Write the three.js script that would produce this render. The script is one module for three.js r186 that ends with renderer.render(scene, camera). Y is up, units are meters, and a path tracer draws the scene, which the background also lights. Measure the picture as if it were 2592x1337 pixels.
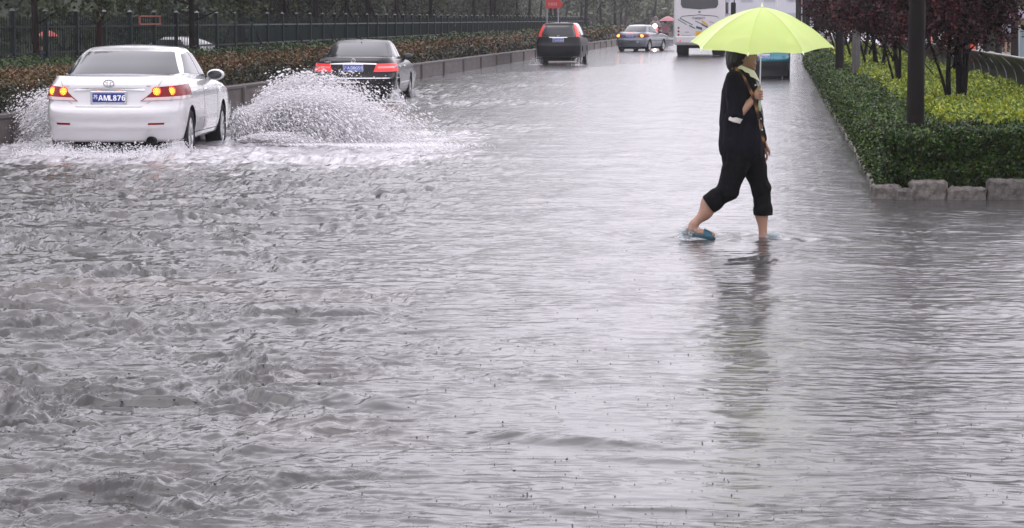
import * as THREE from 'three';
import { mergeGeometries, mergeVertices, toCreasedNormals } from 'three/addons/utils/BufferGeometryUtils.js';
import { RoundedBoxGeometry } from 'three/addons/geometries/RoundedBoxGeometry.js';
import { Brush, Evaluator, SUBTRACTION } from 'three-bvh-csg';
import { createNoise2D, createNoise3D } from 'simplex-noise';

// ---------------------------------------------------------------- camera, sky, sun, exposure
// The road runs along -z. Water level is y = 0. Metres.
const scene = new THREE.Scene();
const camera = new THREE.PerspectiveCamera(10.91, 1024 / 528, 0.5, 2000);
camera.position.set(0, 1.85, 0);
camera.rotation.order = 'YXZ';
camera.rotation.set(-5.066 * Math.PI / 180, 5.519 * Math.PI / 180, 0);

const renderer = new THREE.WebGLRenderer({ antialias: true });
renderer.toneMapping = THREE.LinearToneMapping;
renderer.toneMappingExposure = 1.68;
renderer.shadowMap.enabled = true;

{ // overcast rain sky: even cloud, a little brighter overhead
  const w = 64, h = 64, d = new Float32Array(w * h * 4);
  for (let j = 0; j < h; j++) {
    const el = ((j + 0.5) / h - 0.5) * Math.PI, s = Math.max(0, Math.sin(el));
    const l = 1.04 + 0.12 * s;
    for (let i = 0; i < w; i++) d.set([l * 0.995, l * 0.958, l * 1.05, 1], (j * w + i) * 4);
  }
  const t = new THREE.DataTexture(d, w, h, THREE.RGBAFormat, THREE.FloatType);
  t.mapping = THREE.EquirectangularReflectionMapping; t.magFilter = THREE.LinearFilter; t.needsUpdate = true;
  scene.background = t; scene.environment = t;
}
const sun = new THREE.DirectionalLight(new THREE.Color(1, 0.97, 0.94), 0.5);
sun.position.set(-12, 60, -50); sun.target.position.set(-3, 0, -40);
sun.castShadow = true; sun.shadow.radius = 70; sun.shadow.mapSize.set(2048, 2048);
Object.assign(sun.shadow.camera, { left: -60, right: 60, top: 90, bottom: -60, near: 1, far: 300 });
scene.add(sun, sun.target);
scene.fog = new THREE.FogExp2(new THREE.Color(0.93, 0.92, 0.96), 0.00032);

// ---------------------------------------------------------------- helpers
function rng(a) { return () => { a |= 0; a = a + 0x6D2B79F5 | 0; let t = Math.imul(a ^ a >>> 15, 1 | a); t = t + Math.imul(t ^ t >>> 7, 61 | t) ^ t; return ((t ^ t >>> 14) >>> 0) / 4294967296; }; }
const R0 = rng(12345);
const n2 = createNoise2D(rng(7)), n2b = createNoise2D(rng(99)), n3 = createNoise3D(rng(3));
const V = (x, y, z) => new THREE.Vector3(x, y, z);
const clamp = (x, a, b) => Math.min(b, Math.max(a, x));
const mix = (a, b, t) => a + (b - a) * t;
const sstep = (a, b, x) => { const t = clamp((x - a) / (b - a), 0, 1); return t * t * (3 - 2 * t); };
const PI = Math.PI, UPV = V(0, 1, 0);

function mat(r, g, b, rough = 0.6, o = {}) {
  const m = new THREE.MeshPhysicalMaterial({ roughness: rough, ...o });
  m.color.setRGB(r, g, b);
  return m;
}
const taken = {};
function numbered(n) { taken[n] = (taken[n] ?? -1) + 1; return taken[n] ? `${n}_${String(taken[n]).padStart(3, '0')}` : n; }
function tag(o, label, category, group, kind) {
  if (label) o.userData.label = label; if (category) o.userData.category = category;
  if (group) o.userData.group = group; if (kind) o.userData.kind = kind; return o;
}
function thing(name, label, category, [x, y, z] = [0, 0, 0], turn = 0, group) {
  const o = new THREE.Group(); o.name = numbered(name); o.position.set(x, y, z); o.rotation.y = turn; scene.add(o);
  return tag(o, label, category, group);
}
function part(name, geo, m, parent) {
  const o = new THREE.Mesh(geo, m); o.name = parent === scene ? numbered(name) : name; o.castShadow = o.receiveShadow = true; parent.add(o); return o;
}
const top1 = (name, geo, m, label, category, group) => tag(part(name, geo, m, scene), label, category, group);
const struct = (name, geo, m) => tag(part(name, geo, m, scene), null, null, null, 'structure');
function copyOf(o, label, [x, y, z], turn = 0, scale = 1) {
  const c = o.clone(); c.name = numbered(o.name.replace(/_\d{3}$/, '')); c.position.set(x, y, z); c.rotation.y = turn; c.scale.setScalar(scale);
  c.userData = { ...o.userData }; if (label) c.userData.label = label; scene.add(c); return c;
}
function flat(gs) { return mergeGeometries(gs.map(g => { let q = g.index ? g.toNonIndexed() : g; for (const k of Object.keys(q.attributes)) if (!['position', 'normal', 'uv'].includes(k)) q.deleteAttribute(k); if (!q.attributes.uv) q.setAttribute('uv', new THREE.BufferAttribute(new Float32Array(q.attributes.position.count * 2), 2)); if (!q.attributes.normal) q.computeVertexNormals(); return q; })); }
function box(w, h, d, x = 0, y = 0, z = 0) { return new THREE.BoxGeometry(w, h, d).translate(x, y, z); }
function rbox(w, h, d, x = 0, y = 0, z = 0, r = 0.01, s = 2) { return new RoundedBoxGeometry(w, h, d, s, Math.min(r, w / 2.01, h / 2.01, d / 2.01)).translate(x, y, z); }
function tube(pts, r0, r1, seg = 7, n = 0) { // tapered tube along points
  n = n || (pts.length - 1) * 4;
  const c = pts.length > 2 ? new THREE.CatmullRomCurve3(pts.map(p => V(...p))) : new THREE.LineCurve3(V(...pts[0]), V(...pts[1]));
  if (pts.length === 2) n = Math.min(n, 2);
  const g = new THREE.TubeGeometry(c, n, 1, seg, false), p = g.attributes.position, q = V(0, 0, 0);
  for (let i = 0; i <= n; i++) {
    const o = c.getPointAt(i / n), r = mix(r0, r1, i / n);
    for (let j = 0; j <= seg; j++) { const k = i * (seg + 1) + j; q.fromBufferAttribute(p, k).sub(o).multiplyScalar(r).add(o); p.setXYZ(k, q.x, q.y, q.z); }
  }
  const ends = []; // closed ends
  for (const e of [0, n]) { const o = c.getPointAt(e / n); const idx = e * (seg + 1); const b = []; for (let j = 0; j < seg; j++) { const A = V(0, 0, 0).fromBufferAttribute(p, idx + j), B = V(0, 0, 0).fromBufferAttribute(p, idx + j + 1); const s = e ? [o, A, B] : [o, B, A]; for (const v of s) b.push(v.x, v.y, v.z); } const eg = new THREE.BufferGeometry(); eg.setAttribute('position', new THREE.Float32BufferAttribute(b, 3)); eg.computeVertexNormals(); ends.push(eg); }
  g.computeVertexNormals();
  return flat([g, ...ends]);
}
function gridGeo(nu, nv, fn, closeU = false) { // fn(i/nu, j/nv) -> [x,y,z]; indexed, smooth
  const pos = new Float32Array((nu + 1) * (nv + 1) * 3), uv = new Float32Array((nu + 1) * (nv + 1) * 2), idx = [];
  for (let j = 0; j <= nv; j++) for (let i = 0; i <= nu; i++) { const k = j * (nu + 1) + i; pos.set(fn(i / nu, j / nv), k * 3); uv.set([i / nu, j / nv], k * 2); }
  for (let j = 0; j < nv; j++) for (let i = 0; i < nu; i++) { const a = j * (nu + 1) + i, b = a + 1, c = a + nu + 1, d = c + 1; idx.push(a, b, d, a, d, c); }
  const g = new THREE.BufferGeometry(); g.setAttribute('position', new THREE.BufferAttribute(pos, 3)); g.setAttribute('uv', new THREE.BufferAttribute(uv, 2)); g.setIndex(idx); g.computeVertexNormals(); return g;
}
function noiseTex(n, fn, color = true, rep = 1) { // 8-bit procedural texture, fn(u,v) -> [r,g,b] 0..1
  const d = new Uint8Array(n * n * 4);
  for (let j = 0; j < n; j++) for (let i = 0; i < n; i++) { const c = fn(i / n, j / n); d.set([c[0] * 255, c[1] * 255, c[2] * 255, 255], (j * n + i) * 4); }
  const t = new THREE.DataTexture(d, n, n); t.magFilter = THREE.LinearFilter; t.wrapS = t.wrapT = THREE.RepeatWrapping; t.repeat.set(rep, rep);
  if (color) t.colorSpace = THREE.SRGBColorSpace; t.needsUpdate = true; return t;
}
// periodic fbm on the unit square
function pfbm(u, v, f, oct = 4, s = 0) { let a = 0, w = 0.5, t = 0; for (let o = 0; o < oct; o++) { const A = u * 2 * PI, B = v * 2 * PI, r = f / (2 * PI); a += w * (n3(Math.cos(A) * r + s, Math.sin(A) * r + 3.1 * s, Math.cos(B) * r) + n3(Math.sin(B) * r + 7.7, Math.cos(A) * r + s, Math.sin(A) * r - s)) * 0.6; t += w; w *= 0.5; f *= 2; } return a / t; }
function instances(name, geo, m, list, parent, colorFn) { // list of {p:[..], q?:Euler, s}
  const im = new THREE.InstancedMesh(geo, m, list.length), M = new THREE.Matrix4(), q = new THREE.Quaternion(), e = new THREE.Euler(), c = new THREE.Color(), S = V(1, 1, 1);
  list.forEach((t, i) => { if (t.v) q.setFromUnitVectors(UPV, V(...t.v).normalize()); else { e.set(...(t.r || [0, 0, 0])); q.setFromEuler(e); } if (Array.isArray(t.s)) S.set(...t.s); else S.setScalar(t.s ?? 1); M.compose(V(...t.p), q, S); im.setMatrixAt(i, M); if (colorFn) { const k = colorFn(t, i); im.setColorAt(i, c.setRGB(...k)); } });
  im.name = parent === scene ? numbered(name) : name; im.castShadow = im.receiveShadow = true; im.userData.kind = 'stuff'; parent.add(im); return im;
}
function pchip(tab) { // smooth monotone interpolation through [[x,y],...]
  const x = tab.map(t => t[0]), y = tab.map(t => t[1]), n = x.length, d = [], m = new Array(n).fill(0);
  for (let i = 0; i < n - 1; i++) d.push((y[i + 1] - y[i]) / (x[i + 1] - x[i]));
  for (let i = 1; i < n - 1; i++) m[i] = d[i - 1] * d[i] <= 0 ? 0 : 2 / (1 / d[i - 1] + 1 / d[i]);
  m[0] = d[0]; m[n - 1] = d[n - 2];
  return t => { if (t <= x[0]) return y[0]; if (t >= x[n - 1]) return y[n - 1]; let i = 0; while (t > x[i + 1]) i++; const h = x[i + 1] - x[i], s = (t - x[i]) / h; return (1 + 2 * s) * (1 - s) ** 2 * y[i] + s * (1 - s) ** 2 * h * m[i] + s * s * (3 - 2 * s) * y[i + 1] + s * s * (s - 1) * h * m[i + 1]; };
}
// smooth surface of a signed distance field (surface nets)
function netsurf(sdf, lo, hi, cell) {
  const n = [0, 1, 2].map(k => Math.ceil((hi[k] - lo[k]) / cell) + 1), [nx, ny, nz] = n;
  const F = new Float32Array(nx * ny * nz), at = (i, j, k) => (k * ny + j) * nx + i;
  for (let k = 0; k < nz; k++) for (let j = 0; j < ny; j++) for (let i = 0; i < nx; i++) F[at(i, j, k)] = sdf(lo[0] + i * cell, lo[1] + j * cell, lo[2] + k * cell);
  const id = new Int32Array(nx * ny * nz).fill(-1), pos = [], nor = [], idx = [];
  const E = [[0, 1], [2, 3], [4, 5], [6, 7], [0, 2], [1, 3], [4, 6], [5, 7], [0, 4], [1, 5], [2, 6], [3, 7]];
  for (let k = 0; k < nz - 1; k++) for (let j = 0; j < ny - 1; j++) for (let i = 0; i < nx - 1; i++) {
    const c = []; let neg = 0; for (let b = 0; b < 8; b++) { const f = F[at(i + (b & 1), j + (b >> 1 & 1), k + (b >> 2))]; c.push(f); if (f < 0) neg++; }
    if (!neg || neg === 8) continue;
    let x = 0, y = 0, z = 0, m = 0;
    for (const [a, b] of E) if ((c[a] < 0) !== (c[b] < 0)) { const t = c[a] / (c[a] - c[b]); x += (a & 1) + t * ((b & 1) - (a & 1)); y += (a >> 1 & 1) + t * ((b >> 1 & 1) - (a >> 1 & 1)); z += (a >> 2) + t * ((b >> 2) - (a >> 2)); m++; }
    const px = lo[0] + (i + x / m) * cell, py = lo[1] + (j + y / m) * cell, pz = lo[2] + (k + z / m) * cell;
    id[at(i, j, k)] = pos.length / 3; pos.push(px, py, pz);
    const e = cell * 0.5, gx = sdf(px + e, py, pz) - sdf(px - e, py, pz), gy = sdf(px, py + e, pz) - sdf(px, py - e, pz), gz = sdf(px, py, pz + e) - sdf(px, py, pz - e), L = Math.hypot(gx, gy, gz) || 1;
    nor.push(gx / L, gy / L, gz / L);
  }
  const quad = (a, b, c, d, f) => { if (a < 0 || b < 0 || c < 0 || d < 0) return; f ? idx.push(a, b, c, a, c, d) : idx.push(a, c, b, a, d, c); };
  for (let k = 1; k < nz - 1; k++) for (let j = 1; j < ny - 1; j++) for (let i = 1; i < nx - 1; i++) {
    const f = F[at(i, j, k)] < 0;
    if (f !== F[at(i + 1, j, k)] < 0) quad(id[at(i, j - 1, k - 1)], id[at(i, j, k - 1)], id[at(i, j, k)], id[at(i, j - 1, k)], f);
    if (f !== F[at(i, j + 1, k)] < 0) quad(id[at(i - 1, j, k - 1)], id[at(i - 1, j, k)], id[at(i, j, k)], id[at(i, j, k - 1)], f);
    if (f !== F[at(i, j, k + 1)] < 0) quad(id[at(i - 1, j - 1, k)], id[at(i, j - 1, k)], id[at(i, j, k)], id[at(i - 1, j, k)], f);
  }
  const g = new THREE.BufferGeometry(); g.setAttribute('position', new THREE.Float32BufferAttribute(pos, 3)); g.setAttribute('normal', new THREE.Float32BufferAttribute(nor, 3)); g.setIndex(idx);
  g.setAttribute('uv', new THREE.Float32BufferAttribute(new Float32Array(pos.length / 3 * 2), 2)); return g;
}
function cone(p, a, b, ra, rb) { // distance to a tapered capsule
  const ax = p[0] - a[0], ay = p[1] - a[1], az = p[2] - a[2], bx = b[0] - a[0], by = b[1] - a[1], bz = b[2] - a[2];
  const t = clamp((ax * bx + ay * by + az * bz) / (bx * bx + by * by + bz * bz), 0, 1);
  return Math.hypot(ax - bx * t, ay - by * t, az - bz * t) - mix(ra, rb, t);
}
function ell(p, c, r) { const x = (p[0] - c[0]) / r[0], y = (p[1] - c[1]) / r[1], z = (p[2] - c[2]) / r[2], k = Math.hypot(x, y, z); return (k - 1) * Math.min(...r); }
function smin(a, b, k) { const h = clamp(0.5 + 0.5 * (b - a) / k, 0, 1); return mix(b, a, h) - k * h * (1 - h); }

// flat lettering as a canvas texture
function canvasTex(w, h, draw) { const c = document.createElement('canvas'); c.width = w; c.height = h; draw(c.getContext('2d')); const t = new THREE.CanvasTexture(c); t.colorSpace = THREE.SRGBColorSpace; return t; }
function drawSu(c, x, y, s) { // the province character, drawn stroke by stroke in a box of side s
  c.lineWidth = s * 0.09; c.lineCap = 'butt'; const L = (...p) => { c.beginPath(); p.forEach(([a, b], i) => i ? c.lineTo(x + a * s, y + b * s) : c.moveTo(x + a * s, y + b * s)); c.stroke(); };
  L([0.05, 0.16], [0.95, 0.16]); L([0.32, 0], [0.32, 0.3]); L([0.68, 0], [0.68, 0.3]);
  L([0.15, 0.42], [0.78, 0.42], [0.74, 0.94], [0.58, 0.94]); L([0.45, 0.3], [0.42, 0.62], [0.12, 0.98]); L([0.14, 0.56], [0.06, 0.78]); L([0.86, 0.54], [0.96, 0.76]);
}
function plateTex(text, bg = '#1a2a78', fg = '#f4f4f4') {
  return canvasTex(440, 140, c => {
    c.fillStyle = bg; c.fillRect(0, 0, 440, 140); c.strokeStyle = fg; c.lineWidth = 5; c.strokeRect(6, 6, 428, 128);
    c.fillStyle = fg; c.strokeStyle = fg; drawSu(c, 22, 30, 58); c.font = 'bold 96px sans-serif'; c.textBaseline = 'middle'; c.textAlign = 'center';
    c.fillText(text[0], 118, 74); [...text.slice(1)].forEach((ch, i, a) => c.fillText(ch, 192 + i * (220 / (a.length - 1 || 1)), 74));
  });
}
// ---------------------------------------------------------------- ground, road and flood water
const roadY = (x, d) => clamp((d - (92 + (x + 9.7) * 5.6)) * 0.0013, -0.13, 0.05);
const MAT = {};
{
  const asphTex = noiseTex(512, (u, v) => { const a = 0.235 + 0.05 * pfbm(u, v, 6, 4) + 0.05 * (R0() - 0.5); return [a * 1.02, a, a * 1.02]; }, true);
  MAT.asphalt = mat(0.9, 0.9, 0.95, 0.22, { map: asphTex, clearcoat: 0.5, clearcoatRoughness: 0.1 });
  const rows = [5, 20, 40, 60, 75, 85, 92, 100, 108, 116, 124, 132, 140, 150, 160, 172, 186, 205, 230, 270, 340, 460, 700];
  const g = gridGeo(24, rows.length - 1, (u, v) => { const d = rows[Math.round(v * (rows.length - 1))], x = -11.2 + u * 12.35; return [x, roadY(x, d), -d]; });
  const p = g.attributes.position, uv = g.attributes.uv; for (let i = 0; i < p.count; i++) uv.setXY(i, p.getX(i) / 3, p.getZ(i) / 3);
  g.computeVertexNormals(); struct('road', g, MAT.asphalt);
  const soil = mat(0.09, 0.075, 0.06, 0.9);
  struct('ground', new THREE.PlaneGeometry(1600, 1600).rotateX(-PI / 2).translate(0, -0.2, -600), mat(0.11, 0.105, 0.1, 0.8));
  struct('verge', box(6, 0.55, 560, -14.5, 0.125, -310), soil);   // raised ground left of the kerb wall
  const pave = mat(0.33, 0.32, 0.33, 0.28, { map: noiseTex(256, (u, v) => { const a = 0.8 + 0.12 * pfbm(u, v, 4, 4, 2); return [a, a, a]; }) });
  const pg = box(40, 0.5, 560, 24.6, 0.1, -310); struct('pavement', pg, pave);
}
// fine rain ripples: one tileable relief map, 4 m on a side, heights in metres
{
  const N = 1024, T = 4, r = rng(41), H = new Float32Array(N * N);
  const waves = []; for (let i = 0; i < 46; i++) { const lam = 0.055 * Math.pow(7, r()), a = r() * 2 * PI, K = T / lam; waves.push([Math.round(Math.cos(a) * K * 0.75), Math.round(Math.sin(a) * K), r() * 6.28, 0.00042 * lam / 0.16]); }
  const C = 4096, ct = new Float32Array(C); for (let i = 0; i < C; i++) ct[i] = Math.cos(i / C * 2 * PI);
  for (const [kx, ky, ph, A] of waves) for (let j = 0; j < N; j++) { const b = (ky * j / N + ph / 6.2832 + 64) * C; for (let i = 0; i < N; i++) H[j * N + i] += A * ct[(b + kx * i * C / N + 4096 * 256) & (C - 1)]; }
  for (let j = 0; j < N; j++) for (let i = 0; i < N; i++) H[j * N + i] *= 0.35 + 1.1 * sstep(-0.25, 0.5, pfbm(i / N, j / N, 5, 3, 6)); // gusts: the ripple comes in patches
  for (let n = 0; n < 420; n++) { // drop rings
    const cx = r() * N, cy = r() * N, rad = (0.008 + 0.055 * r()) / T * N, w = 0.006 / T * N, A = 0.0011 * (0.4 + r()), R = Math.ceil(rad + 4 * w);
    for (let y = -R; y <= R; y++) for (let x = -R; x <= R; x++) { const d = Math.hypot(x, y) - rad; const i = ((cy + y | 0) + N) % N * N + ((cx + x | 0) + N) % N; H[i] += A * Math.exp(-d * d / (2 * w * w)) * Math.cos(d / w * 2.2); }
  }
  let lo = 1e9, hi = -1e9; for (const h of H) { lo = Math.min(lo, h); hi = Math.max(hi, h); }
  const D = new Float32Array(N * N * 4); for (let i = 0; i < N * N; i++) { const h = (H[i] - lo) / (hi - lo); D.set([h, h, h, 1], i * 4); }
  const t = new THREE.DataTexture(D, N, N, THREE.RGBAFormat, THREE.FloatType); t.magFilter = THREE.LinearFilter; t.wrapS = t.wrapT = THREE.RepeatWrapping; t.needsUpdate = true;
  MAT.water = mat(1, 1, 1, 0.185, { ior: 1.33, vertexColors: true, bumpMap: t, bumpScale: (hi - lo) });
}
const humps = [ // single swells seen in the photograph: x, d, half length along x, half length along z, height, turn
  [-3.95, 25.6, 0.32, 0.22, 0.05, 0.1], [-4.4, 25.2, 0.9, 0.18, 0.025, 0.1], [-5.6, 24.6, 0.5, 0.2, 0.035, -0.1], [0.03, 21.2, 0.42, 0.16, 0.045, -0.05], [0.3, 20.9, 0.6, 0.12, 0.02, -0.2],
  [-0.78, 11.95, 0.3, 0.09, 0.028, -0.12], [-1.1, 12.1, 0.25, 0.1, 0.028, -0.2], [-0.55, 11.5, 0.3, 0.07, 0.014, -0.15], [-2.15, 13.2, 0.16, 0.16, 0.045, -0.3], [-1.9, 13.0, 0.12, 0.15, 0.045, -0.9], [-2.4, 13.3, 0.16, 0.14, 0.03, 0.2],
  [-1.95, 10.45, 0.09, 0.11, 0.035, -0.9], [-2.25, 11.6, 0.13, 0.12, 0.035, 0.3], [-2.5, 10.6, 0.16, 0.11, 0.03, 0.5], [-2.35, 9.9, 0.2, 0.1, 0.03, 0.4], [-3.6, 24.4, 0.9, 0.15, 0.02, 0.0], [-3.1, 24.1, 0.3, 0.12, 0.02, -0.2],
  [-5.9, 36.1, 3.5, 0.4, 0.045, 0.12], [-7.6, 33.9, 2.2, 0.35, 0.035, 0.05], [-5.0, 30.2, 1.6, 0.3, 0.03, 0.5], [-6.8, 28.6, 1.4, 0.25, 0.03, 0.2], [-0.75, 10.3, 0.14, 0.06, 0.012, 0], [-0.45, 10.35, 0.25, 0.05, 0.012, -0.1],
];
const choppy = (x, d) => { // how churned the water is by the cars: strong to the left, calm to the right
  const b = -0.6 - 0.115 * d + 1.1 * n2(d * 0.09 + 4, x * 0.1) * (d / 24);
  return sstep(b + 0.07 * d + 0.4, b - 0.07 * d - 0.4, x);
};
function waterH(x, d) {
  const k = choppy(x, d), wx = x + 0.25 * n2b(x * 0.5, d * 0.5), wd = d + 0.3 * n2b(x * 0.45 + 9, d * 0.5);
  const pat = sstep(-0.5, 0.7, n2b(x * 0.3 + 7, d * 0.35)), s1 = 1 - Math.abs(n2(wx * 0.4 + 50, wd * 1.3 + 0.25 * wx)), s2 = 1 - Math.abs(n2(wx * 0.9 + 70, wd * 2.6 - 0.3 * wx));
  let h = 0.006 * n2(wx * 0.5, wd * 0.9) + 0.007 * s1 ** 8 * pat + 0.004 * s2 ** 6 * pat + (0.25 + 0.75 * pat) * (0.0026 * n2(wx * 1.1 + 5, wd * 2.3 + 0.2 * wx) + 0.0014 * n2(wx * 2.3 + 9, wd * 4.4));
  if (k > 0.01) {
    const ax = x + 0.45 * n2b(x * 0.8 + 3, d * 0.8) + 0.12 * n2b(x * 2.6, d * 2.6 + 8), ad = d + 0.35 * n2b(x * 0.7, d * 0.9 + 5) + 0.1 * n2b(x * 2.4 + 4, d * 2.9), rg = 1 - Math.abs(n2(ax * 1.7 + 31, ad * 2.6 + 0.5 * ax)), pk = 0.55 + 0.75 * sstep(-0.5, 0.6, n2b(x * 0.6 + 20, d * 0.5));
    h += k * pk * (0.034 * n2(ax * 0.9 + 20, ad * 1.5) + 0.022 * n2(ax * 2.2, ad * 3.4 + 0.6 * ax) + 0.016 * rg ** 3 + 0.0088 * n2(ax * 5 + 2, ad * 7.5) + 0.0046 * n2(ax * 11, ad * 16 + 3) + 0.0027 * n2(ax * 23, ad * 31) + 0.0011 * n2(x * 48, d * 62));
  }
  for (const [hx, hd, a, b, A, t] of humps) { const dx = x - hx, dz = d - hd; if (Math.abs(dx) > 3 * a + 3 * b || Math.abs(dz) > 3 * b + 2 * a) continue; const c = Math.cos(t), s = Math.sin(t), p = (dx * c + dz * s) / a, q = (-dx * s + dz * c) / b; h += A * Math.exp(-p * p - q * q) * (1 + 0.22 * n2(x * 4 + 3, d * 6) + 0.08 * n2(x * 13, d * 19)); }
  for (const [fx, fd] of [[-0.13, 23.28], [-0.66, 23.6]]) { const r = Math.hypot(x - fx, (d - fd)); if (r < 1.8) h += 0.02 * Math.cos(r * 24 + 0.6 * n2(x * 3, d * 3)) * Math.exp(-r * 2.1) + 0.026 * Math.exp(-((r - 0.11) ** 2) / 0.003); } // rings round the wading feet
  return h;
}
function foamAt(x, d) { // churned foam: round the white car and in its wake
  const dx = x + 9.1, w = Math.abs(dx) < 3.6 ? 1 : Math.exp(-((Math.abs(dx) - 3.6) ** 2) / 1.2);
  let m = w * sstep(31.5, 37, d) * (1 - sstep(44, 47, d));
  m = Math.max(m, 0.95 * Math.exp(-((x + 6.2) ** 2) / 5 - ((d - 38.2) ** 2) / 2.2));
  m = Math.max(m, 0.5 * sstep(-8.3, -10.5, x) * sstep(25, 34, d) * (1 - sstep(40, 44, d)));
  m = Math.max(m, 0.35 * Math.exp(-((x + 9.4) ** 2) / 3 - ((d - 62) ** 2) / 14));
  return m;
}
{
  const NR = 840, NC = 900, v0 = 1480, v1 = 118, pos = new Float32Array((NR + 1) * (NC + 1) * 3), uv = new Float32Array((NR + 1) * (NC + 1) * 2), col = new Float32Array((NR + 1) * (NC + 1) * 3), idx = [];
  for (let j = 0; j <= NR; j++) {
    const d = 12950 / (mix(v0, v1, j / NR) - 48), L = Math.max(-0.35 * d - 1.2, -11.32), R = Math.min(0.16 * d + 1.2, 4.9);
    for (let i = 0; i <= NC; i++) {
      const k = j * (NC + 1) + i, x = mix(L, R, i / NC), h = waterH(x, d);
      pos.set([x, h, -d], k * 3); uv.set([x / 4, d / 4], k * 2);
      const f = foamAt(x, d), n = 0.5 + 0.4 * n2(x * 2.1, d * 1.3) + 0.3 * n2(x * 7, d * 4) + 0.25 * n2(x * 17, d * 9), a = f > 0.02 ? sstep(1.05 - f, 1.6 - f * 0.8, n + 0.28) : 0;
      const t = 0.052 + 0.01 * n2b(x * 0.35, d * 0.25) + 0.005 * n2b(x * 2, d * 2); // silty water
      const br = sstep(0.45, 0.95, n2b(x * 0.22 + 3, d * 0.3 + 1)) * choppy(x, d) * 0.03;
      col.set([mix(t + br, 0.4, a), mix(t * 0.955 + br * 0.75, 0.39, a), mix(t * 0.965 + br * 0.55, 0.41, a)], k * 3);
    }
  }
  for (let j = 0; j < NR; j++) for (let i = 0; i < NC; i++) { const a = j * (NC + 1) + i, b = a + 1, c = a + NC + 1, e = c + 1; idx.push(a, b, e, a, e, c); }
  const g = new THREE.BufferGeometry(); g.setAttribute('position', new THREE.BufferAttribute(pos, 3)); g.setAttribute('uv', new THREE.BufferAttribute(uv, 2)); g.setAttribute('color', new THREE.BufferAttribute(col, 3)); g.setIndex(idx); g.computeVertexNormals();
  struct('flood_water', g, MAT.water);
}
// ---------------------------------------------------------------- vehicles
// A car's own axes: +x its right side, +y up, -z forwards; y = 0 is the road under the tyres.
const black = mat(0.009, 0.009, 0.011, 0.65, { specularIntensity: 0.4 }), rubber = mat(0.012, 0.012, 0.013, 0.8, { specularIntensity: 0.4 }), chrome = mat(0.75, 0.75, 0.77, 0.12, { metalness: 1 });
const rimMat = mat(0.5, 0.5, 0.52, 0.28, { metalness: 0.9 }), carGlass = mat(0.022, 0.025, 0.028, 0.06, { ior: 1.5 });
const redLens = mat(0.2, 0.003, 0.006, 0.2, { specularIntensity: 0.5 }), clearLens = mat(0.55, 0.42, 0.42, 0.15, { clearcoat: 1 });
const lamp = (r, g, b, k) => { const m = mat(0.6, 0.05, 0.03, 0.3); m.emissive.setRGB(r, g, b); m.emissiveIntensity = k; return m; };
const brakeGlow = lamp(1, 0.5, 0.03, 1.7), redGlow = lamp(1, 0.02, 0.02, 0.5);

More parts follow.
